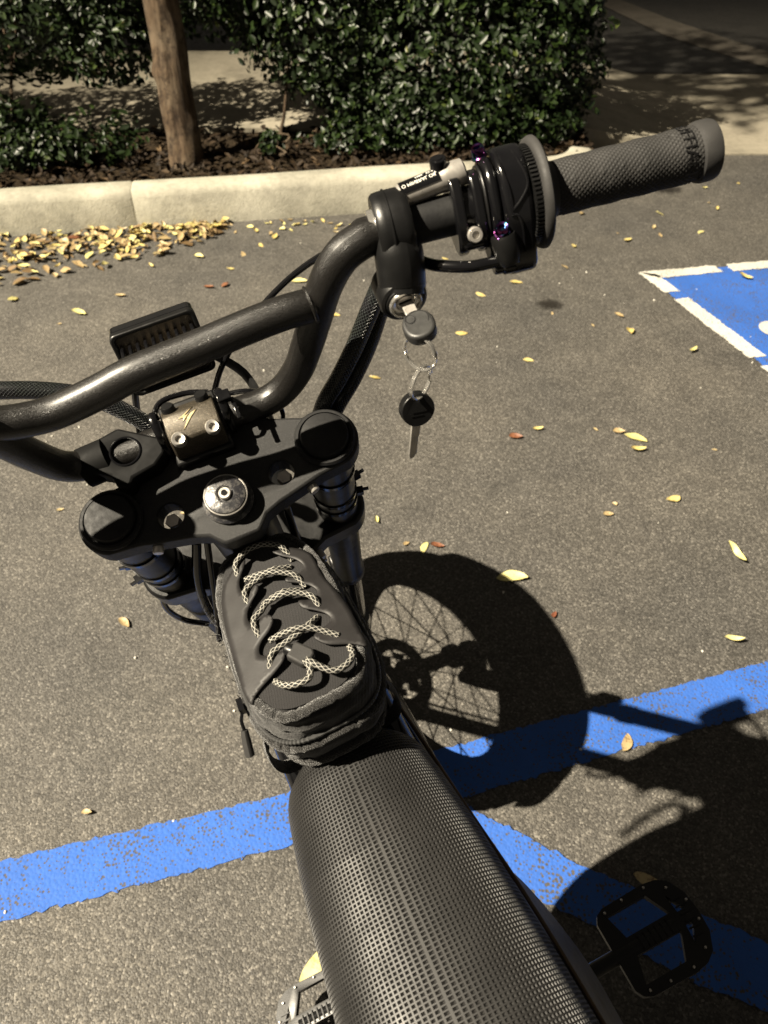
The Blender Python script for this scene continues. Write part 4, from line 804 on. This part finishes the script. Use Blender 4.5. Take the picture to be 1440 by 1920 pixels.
quads = np.concatenate([np.stack(s_, 1) for s_ in ((g00, g10, a10, a00), (g10, g11, a11, a10), (g11, g01, a01, a11), (g01, g00, a00, a01))]); tris = np.concatenate([np.stack(s_, 1) for s_ in ((a00, a10, ac), (a10, a11, ac), (a11, a01, ac), (a01, a00, ac))])
Vs = np.vstack([G0.reshape(-1, 3)]+[x_.reshape(-1, 3) for x_ in (I00, I10, I11, I01, IC)]); Vs = tow(BF, Vs)-BASE[bike.name]
me = bpy.data.meshes.new('seat'); me.from_pydata(Vs.tolist(), [], quads[:, ::-1].tolist()+tris[:, ::-1].tolist()); me.update(); me.materials.append(MAT['seat'])
seat = bpy.data.objects.new('seat', me); col.objects.link(seat); seat.parent = bike; BASE[seat.name] = BASE[bike.name]
m = MB(); m.prism([(-.135, .80), (-.17, .85), (-.50, .85), (-.76, .87), (-.74, .82), (-.45, .80)], -.045, .045, YZB); put(m, 'seat_base', 'matte', bike, bevel=.006)

# ================================================================== BAG strapped behind the steering head
BGF = (BF[0]+BF[2]*-.005+BF[3]*.007, BF[1], BF[2], BF[3])
bag = thing('frame_bag', tuple(tow(BGF, V3(0, -.075, .872))), 'black fabric bag with zigzag patterned lace strapped on the bike between fork and seat', 'bag')
def outline(n, hx, y0, y1, ex=3.4, taper=.12, cx=.0015):
    cy, hy = (y0+y1)/2, (y1-y0)/2; P = []
    for i in range(n):
        a = 2*pi*i/n; c_, s_ = cos(a), sin(a); x = np.sign(c_)*abs(c_)**(2/ex); y = np.sign(s_)*abs(s_)**(2/ex)
        P.append((cx+hx*x*(1-taper*(y*.5+.5)), cy+hy*y))
    return np.array(P)
NO = 160
lev = [(.8725, .036, -.138, .012), (.876, .043, -.1445, .018), (.890, .0475, -.1500, .020), (.905, .0495, -.1510, .017), (.909, .0485, -.1490, .014), (.914, .0487, -.1495, .013), (.930, .0475, -.1495, .009), (.940, .0445, -.1475, .005), (.946, .0418, -.1450, .001), (.9485, .0385, -.143, -.003)]
_L = np.array(lev); _z = np.concatenate([np.linspace(a, b, 4, endpoint=False) for a, b in zip(_L[:-1, 0], _L[1:, 0])]+[[_L[-1, 0]]]); lev = [(z, *[float(np.interp(z, _L[:, 0], _L[:, c_])) for c_ in (1, 2, 3)]) for z in _z]
rings = [np.column_stack([outline(NO, hx, y0, y1), np.full(NO, z)]) for z, hx, y0, y1 in lev]
Vb = np.vstack(rings); wr = snoise(Vb*np.array([1, 1, 2.2]), 110, 3)*.0032+snoise(Vb*np.array([.8, .8, 2.4]), 300, 5)*.0015+snoise(Vb*np.array([1, 1, .6]), 520, 9)*.0006; ctr = np.array([0, -.07, .91]); dr = Vb-ctr; dr[:, 2] *= .3; dr /= np.linalg.norm(dr, axis=1)[:, None]; Vb = Vb+dr*wr[:, None]
nl = len(lev); fs = [(l*NO+i, l*NO+(i+1) % NO, (l+1)*NO+(i+1) % NO, (l+1)*NO+i) for l in range(nl-1) for i in range(NO)]+[tuple(range(NO-1, -1, -1))]
m = MB(); m.add(tow(BGF, Vb), fs); body_ = put(m, 'bag_body', 'fabric', bag, smooth=70)
ztop = lambda x, y: .9485+.0042*np.clip(1-(x/.040)**2, 0, 1)*np.clip(1-((y+.072)/.078)**4, 0, 1)
tv_, tf_ = [], []; rg_ = np.linspace(0, 1, 14)
ed = outline(NO, .0392, -.1436, -.0024); cen = ed.mean(0)
for r_ in rg_:
    p = cen+(ed-cen)*r_; z = ztop(p[:, 0], p[:, 1])+.0009*snoise(np.column_stack([p, 0*p[:, 0]]), 170, 8)*(1-r_); tv_.append(np.column_stack([p, z]))
tv_ = np.vstack(tv_); tf_ = [(a*NO+i, a*NO+(i+1) % NO, (a+1)*NO+(i+1) % NO, (a+1)*NO+i) for a in range(13) for i in range(NO)]
m = MB(); m.add(tow(BGF, tv_), [f_[::-1] for f_ in tf_]); put(m, 'lace_panel', 'panel', bag, smooth=80)
for z, hx, y0, y1, r in ((.9455, .0425, -.1462, .0015, .0038), (.9115, .0500, -.1515, .0155, .0042), (.8770, .0440, -.1470, .0185, .0044)):
    q = outline(140, hx, y0, y1); P = np.column_stack([q, z+.0012*np.sin(np.arange(140)*.31)+.0006*rng.normal(size=140)]); P = np.vstack([P, P[:1]])
    m = MB(); m.tube(P, r*(1+.07*np.sin(np.arange(141)*2.1)), 12, caps=False, fr=BGF, flat=.95); put(m, 'piping', 'piping', bag, smooth=80)
for z, hx, y0, y1 in ((.9195, .0498, -.1515, .0135),):
    q = outline(220, hx, y0, y1); m = MB()
    P = np.column_stack([q, np.full(220, z)]); m.tube(np.vstack([P, P[:1]]), .0014*(1+.35*(np.arange(221) % 2)), 8, caps=False, fr=BGF); put(m, 'zip', 'zipcoil', bag, smooth=30)
# scalloped flaps (thin, standing a little off the panel at their tongues)
LFp = [(-.0296, -.0281), (-.0095, -.0135), (-.0078, -.0165), (-.011, -.0229), (-.017, -.0308), (-.019, -.0377), (-.0178, -.0432), (-.0127, -.0446), (-.0087, -.0438), (-.0062, -.0459), (-.0083, -.0504), (-.014, -.0548), (-.0198, -.0605), (-.0218, -.0669), (-.0201, -.0723), (-.0147, -.0725), (-.0094, -.0726), (-.0055, -.0765), (-.0066, -.0816), (-.0114, -.086), (-.0183, -.0892), (-.0218, -.0935), (-.0223, -.098), (-.0188, -.1014), (-.0139, -.1042), (-.0096, -.105), (-.0065, -.108), (-.01, -.1131), (-.018, -.1166), (-.0282, -.12), (-.0355, -.1237), (-.0394, -.1272), (-.0415, -.112), (-.0405, -.0858), (-.0372, -.0500)]
RFp = [(.0140, -.0204), (.0142, -.0236), (.0189, -.0286), (.0249, -.0334), (.0285, -.0394), (.0288, -.0438), (.0271, -.0468), (.0218, -.0493), (.0165, -.0496), (.0136, -.0500), (.0134, -.0528), (.0194, -.0562), (.0263, -.0609), (.0299, -.0662), (.0295, -.0706), (.0269, -.0744), (.0214, -.0742), (.0165, -.0728), (.0150, -.0744), (.0165, -.0796), (.0226, -.0842), (.0281, -.0887), (.0306, -.0931), (.0297, -.097), (.025, -.1), (.0194, -.1024), (.0154, -.1051), (.0167, -.1093), (.0227, -.115), (.036, -.1197), (.0445, -.1248), (.0447, -.1128), (.0452, -.096), (.0432, -.0767), (.0386, -.0547), (.0377, -.0333), (.0269, -.0225)]
def fine(P): return [tuple(p) for p in cr(P, 3, True)]
def flap(P, side):
    P = np.array(fine(P)); n = len(P)
    bmv = [(x, y) for x, y in P]
    m = MB(); m.prism(bmv, 0, 1, WORLD); me = mesh_of(m, 'tmp', smooth=None)
    import bmesh
    bm = bmesh.new(); bm.from_mesh(me); bmesh.ops.delete(bm, geom=[f for f in bm.faces if f.normal.z < .5], context='FACES'); bmesh.ops.triangulate(bm, faces=bm.faces[:])
    for _ in range(2): bmesh.ops.subdivide_edges(bm, edges=[e_ for e_ in bm.edges if e_.calc_length() > .004], cuts=1); bmesh.ops.triangulate(bm, faces=bm.faces[:])
    vv_ = np.array([tuple(v.co) for v in bm.verts]); ff_ = [tuple(v.index for v in f.verts) for f in bm.faces]; bm.verts.index_update(); ff_ = [tuple(v.index for v in f.verts) for f in bm.faces]; bm.free(); bpy.data.meshes.remove(me)
    x, y = vv_[:, 0], vv_[:, 1]; ex_ = np.clip((.040-np.abs(x-.002))/.034, 0, 1)
    z = ztop(x, y)+.0026+.0052*ex_**1.5+.0006*snoise(np.column_stack([x, y, 0*x]), 140, 4)
    z = np.where(np.abs(x) > .0385, z-.12*(np.abs(x)-.0385)-8*(np.abs(x)-.0385)**2, z)
    m = MB(); m.add(tow(BGF, np.column_stack([x, y, z])), ff_); o = put(m, 'flap', 'flap', bag, smooth=60)
    sl = o.modifiers.new('thickness', 'SOLIDIFY'); sl.thickness = .0011; sl.offset = -1; return o
flap(LFp, -1); flap(RFp, 1)
# lace
def lace(pts, lift=None, r=.0022):
    q = cr([(x, y, 0) for x, y in pts], 8); n = len(q); s_ = np.linspace(0, 1, n)
    x, y = q[:, 0], q[:, 1]; ex_ = np.clip((.040-np.abs(x-.002))/.034, 0, 1); z = ztop(x, y)+.0026+.0052*ex_**1.5+.0026
    if lift is not None: z = z+np.interp(s_, np.linspace(0, 1, len(lift)), lift)
    m = MB(); m.tube(np.column_stack([x, y, z]), r, 14, fr=BGF, uvs=(205, 5)); put(m, 'lace', 'lace', bag, smooth=60)
lace([(-.0174, -.0285), (-.0150, -.0180), (-.0022, -.0130), (.0104, -.0142), (.0200, -.0205), (.0236, -.0315)], [-.006, .0, .001, 0, .0, -.007])
lace([(.0200, -.0372), (.0077, -.0384), (-.0018, -.0407), (-.0098, -.0424), (-.0163, -.0465), (-.0180, -.0565)], [-.007, -.003, -.003, -.002, 0, -.006])
lace([(-.0130, -.0340), (.0051, -.0425), (.0198, -.0505), (.0240, -.0600)], [-.004, .0005, 0, -.006])
lace([(.0195, -.0609), (.0086, -.0612), (-.0043, -.0635), (-.0106, -.0681), (-.0165, -.0715), (-.0187, -.077), (-.0182, -.0865)], [-.007, -.003, -.003, -.002, 0, 0, -.006])
lace([(-.0075, -.0630), (.0071, -.0657), (.0203, -.0697), (.0258, -.0758), (.0270, -.0845)], [-.004, .0005, 0, 0, -.006])
lace([(.0225, -.0879), (.0162, -.0941), (.0102, -.0977), (-.0028, -.1014), (-.0142, -.1045), (-.0205, -.1120)], [-.007, -.003, -.003, -.003, 0, -.006])
lace([(-.0125, -.0925), (.0035, -.0967), (.0162, -.1005), (.0302, -.1100)], [-.004, .0005, .0005, -.003])
lace([(.0338, -.1205), (.0332, -.1298), (.0267, -.1358), (.0183, -.1369), (.0113, -.1317), (.0050, -.1235)], [-.004, 0, .001, .001, .002, .003])
lace([(-.0195, -.1205), (-.0147, -.1293), (-.0067, -.1351), (.0015, -.1355), (.0050, -.1299), (.0040, -.1235)], [-.006, -.001, .001, .001, .002, .003])
CL = sub(BGF, (.0028, -.1175, ztop(.003, -.117)+.0105), (.1, -.15, 1), (.62, -.78, 0))
m = MB(); m.prism([(-.0075, -.006), (.0055, -.0066), (.0085, -.004), (.0085, .004), (.0055, .0066), (-.0075, .006)], -.004, .004, CL); cl_ = put(m, 'cord_lock', 'rubber', bag, bevel=.0016, seg=3)
m = MB(); m.lathe([(0, .004), (.0034, .004), (.0040, .003), (.0040, -.004)], 16, sub(CL, (-.0078, 0, 0), (-1, 0, 0), (0, 1, 0))); put(m, 'lock_button', 'satin', cl_)
# zip pull on the left side, straps, frayed label
m = MB(); m.tube(cr([(-.0505, -.108, .919), (-.0545, -.113, .914), (-.0555, -.1175, .906)], 5), .0013, 8, fr=BGF); m.box((-.0505, -.105, .9195), (.004, .010, .006), BGF); zp = put(m, 'zip_pull', 'gloss', bag)
m = MB(); m.tube([(-.0555, -.1165, .908), (-.0575, -.122, .902), (-.0595, -.1285, .894)], [.0026, .0034, .0034], 10, fr=BGF); put(m, 'pull_tab', 'rubber', zp)
m = MB()
for k_ in range(46):
    a = rng.uniform(-.10, .005); m.tube([(-.0495, a, .9135+rng.normal()*.001), (-.0495-abs(rng.normal())*.0035, a+rng.normal()*.003, .9135+rng.normal()*.003)], .0003, 4, fr=BGF)
put(m, 'frayed_threads', 'piping', bag, kind='stuff')
m = MB()
for y_ in (-.03, -.12):
    m.tube(cr([(-.0475, y_, .885), (-.0515, y_, .87), (-.05, y_, .845), (-.035, y_, .835), (.035, y_, .835), (.05, y_, .845), (.0515, y_, .87), (.0475, y_, .885)], 5), .006, 8, fr=BGF, flat=.25, hint=BF[2])
put(m, 'strap', 'piping', bag)

# ================================================================== KEYS
KO = tow(LC, V3(.0012, 0, .024))
keys = thing('key_set', tuple(KO), 'bunch of two keys on linked split rings hanging from the ignition lock', 'keys')
m = MB(); m.box((.0008, 0, .007), (.0078, .0024, .016), LC); kb_ = put(m, 'key_blade', 'steel', keys, bevel=.0005)
hd = [(.0098*np.sign(cos(a))*abs(cos(a))**.85+.0012, .0112*np.sign(sin(a))*abs(sin(a))**.9+.0235) for a in np.linspace(0, 2*pi, 40, endpoint=False)]
HD = (LC[0], LC[1], LC[3], np.cross(LC[1], LC[3]))                   # x across, y along the key, z = thickness
if HD[3] @ (V3(0, 0, 1.36)-LC[0]) < 0: HD = (HD[0], HD[1], HD[2], -HD[3])
m = MB(); m.prism(hd, -.0042, .0042, HD); kh = put(m, 'key_head', 'key', keys, bevel=.0022, seg=4); c = MB(); c.prism([(x*1.9-.0005, y+.0292) for x, y in circ(0, 0, .0024, 16)], -.02, .02, HD); cut(kh, c)
m = MB(); q = [(.0028*cos(a)-.0022, .0036*sin(a)+.0185, .0043) for a in np.linspace(0, 2*pi, 25)]; m.tube(q, .00035, 6, fr=HD); q = [(.0012+.0072*cos(a), .0205+.0070*sin(a), .0042) for a in np.linspace(pi*.9, 2.2*pi, 22)]; m.tube(q, .0003, 6, fr=HD); put(m, 'moulded_lines', 'matte', kh)
Hh = tow(HD, V3(-.0002, .0305, 0))
def vring(name, c, R, r, yaw):
    n_ = V3(sin(yaw), -cos(yaw), 0); f = (c, np.cross(V3(0, 0, 1), n_), V3(0, 0, 1), n_)
    m = MB(); m.torus(R, r, f, 48, 8); m.torus(R, r, (c+n_*r*1.8, *f[1:]), 48, 8, .2, 5.9); return put(m, name, 'chrome', keys)
z1 = Hh+V3(0, 0, -.0112); vring('split_ring', z1, .0112, .0008, -.62)
z2 = z1+V3(.0004, 0, -.0112-.0102); vring('split_ring', z2, .0108, .00075, .95)
kc = z2+V3(-.0015, 0, -.0200); n_ = nrm((.30, -.93, .22)); kx = nrm(np.cross(V3(0, 0, 1), n_)); KF = (kc, kx, np.cross(n_, kx), n_)
m = MB(); m.prism(circ(0, 0, .0112, 40), -.0036, .0036, KF); sk = put(m, 'spare_key_head', 'satin', keys, bevel=.0012, seg=3); c = MB(); c.prism([(x*1.6, y+.0078) for x, y in circ(0, 0, .0016, 14)], -.02, .02, KF); cut(sk, c)
m = MB(); m.box((.001, -.001, .0037), (.010, .0008, .0004), KF); m.box((-.001, -.0035, .0037), (.008, .0008, .0004), KF); put(m, 'moulded_lines', 'shade_black', sk)
m = MB(); m.prism([(-.0026, -.009), (-.0026, -.0395), (-.0012, -.0425), (.0012, -.0415), (.0024, -.039), (.0030, -.0385), (.0030, -.024), (.0036, -.022), (.0036, -.009)], -.0011, .0011, (kc, kx, V3(0, 0, 1)*.97+kx*.05, n_)); put(m, 'spare_key_blade', 'steel', keys, bevel=.0004)
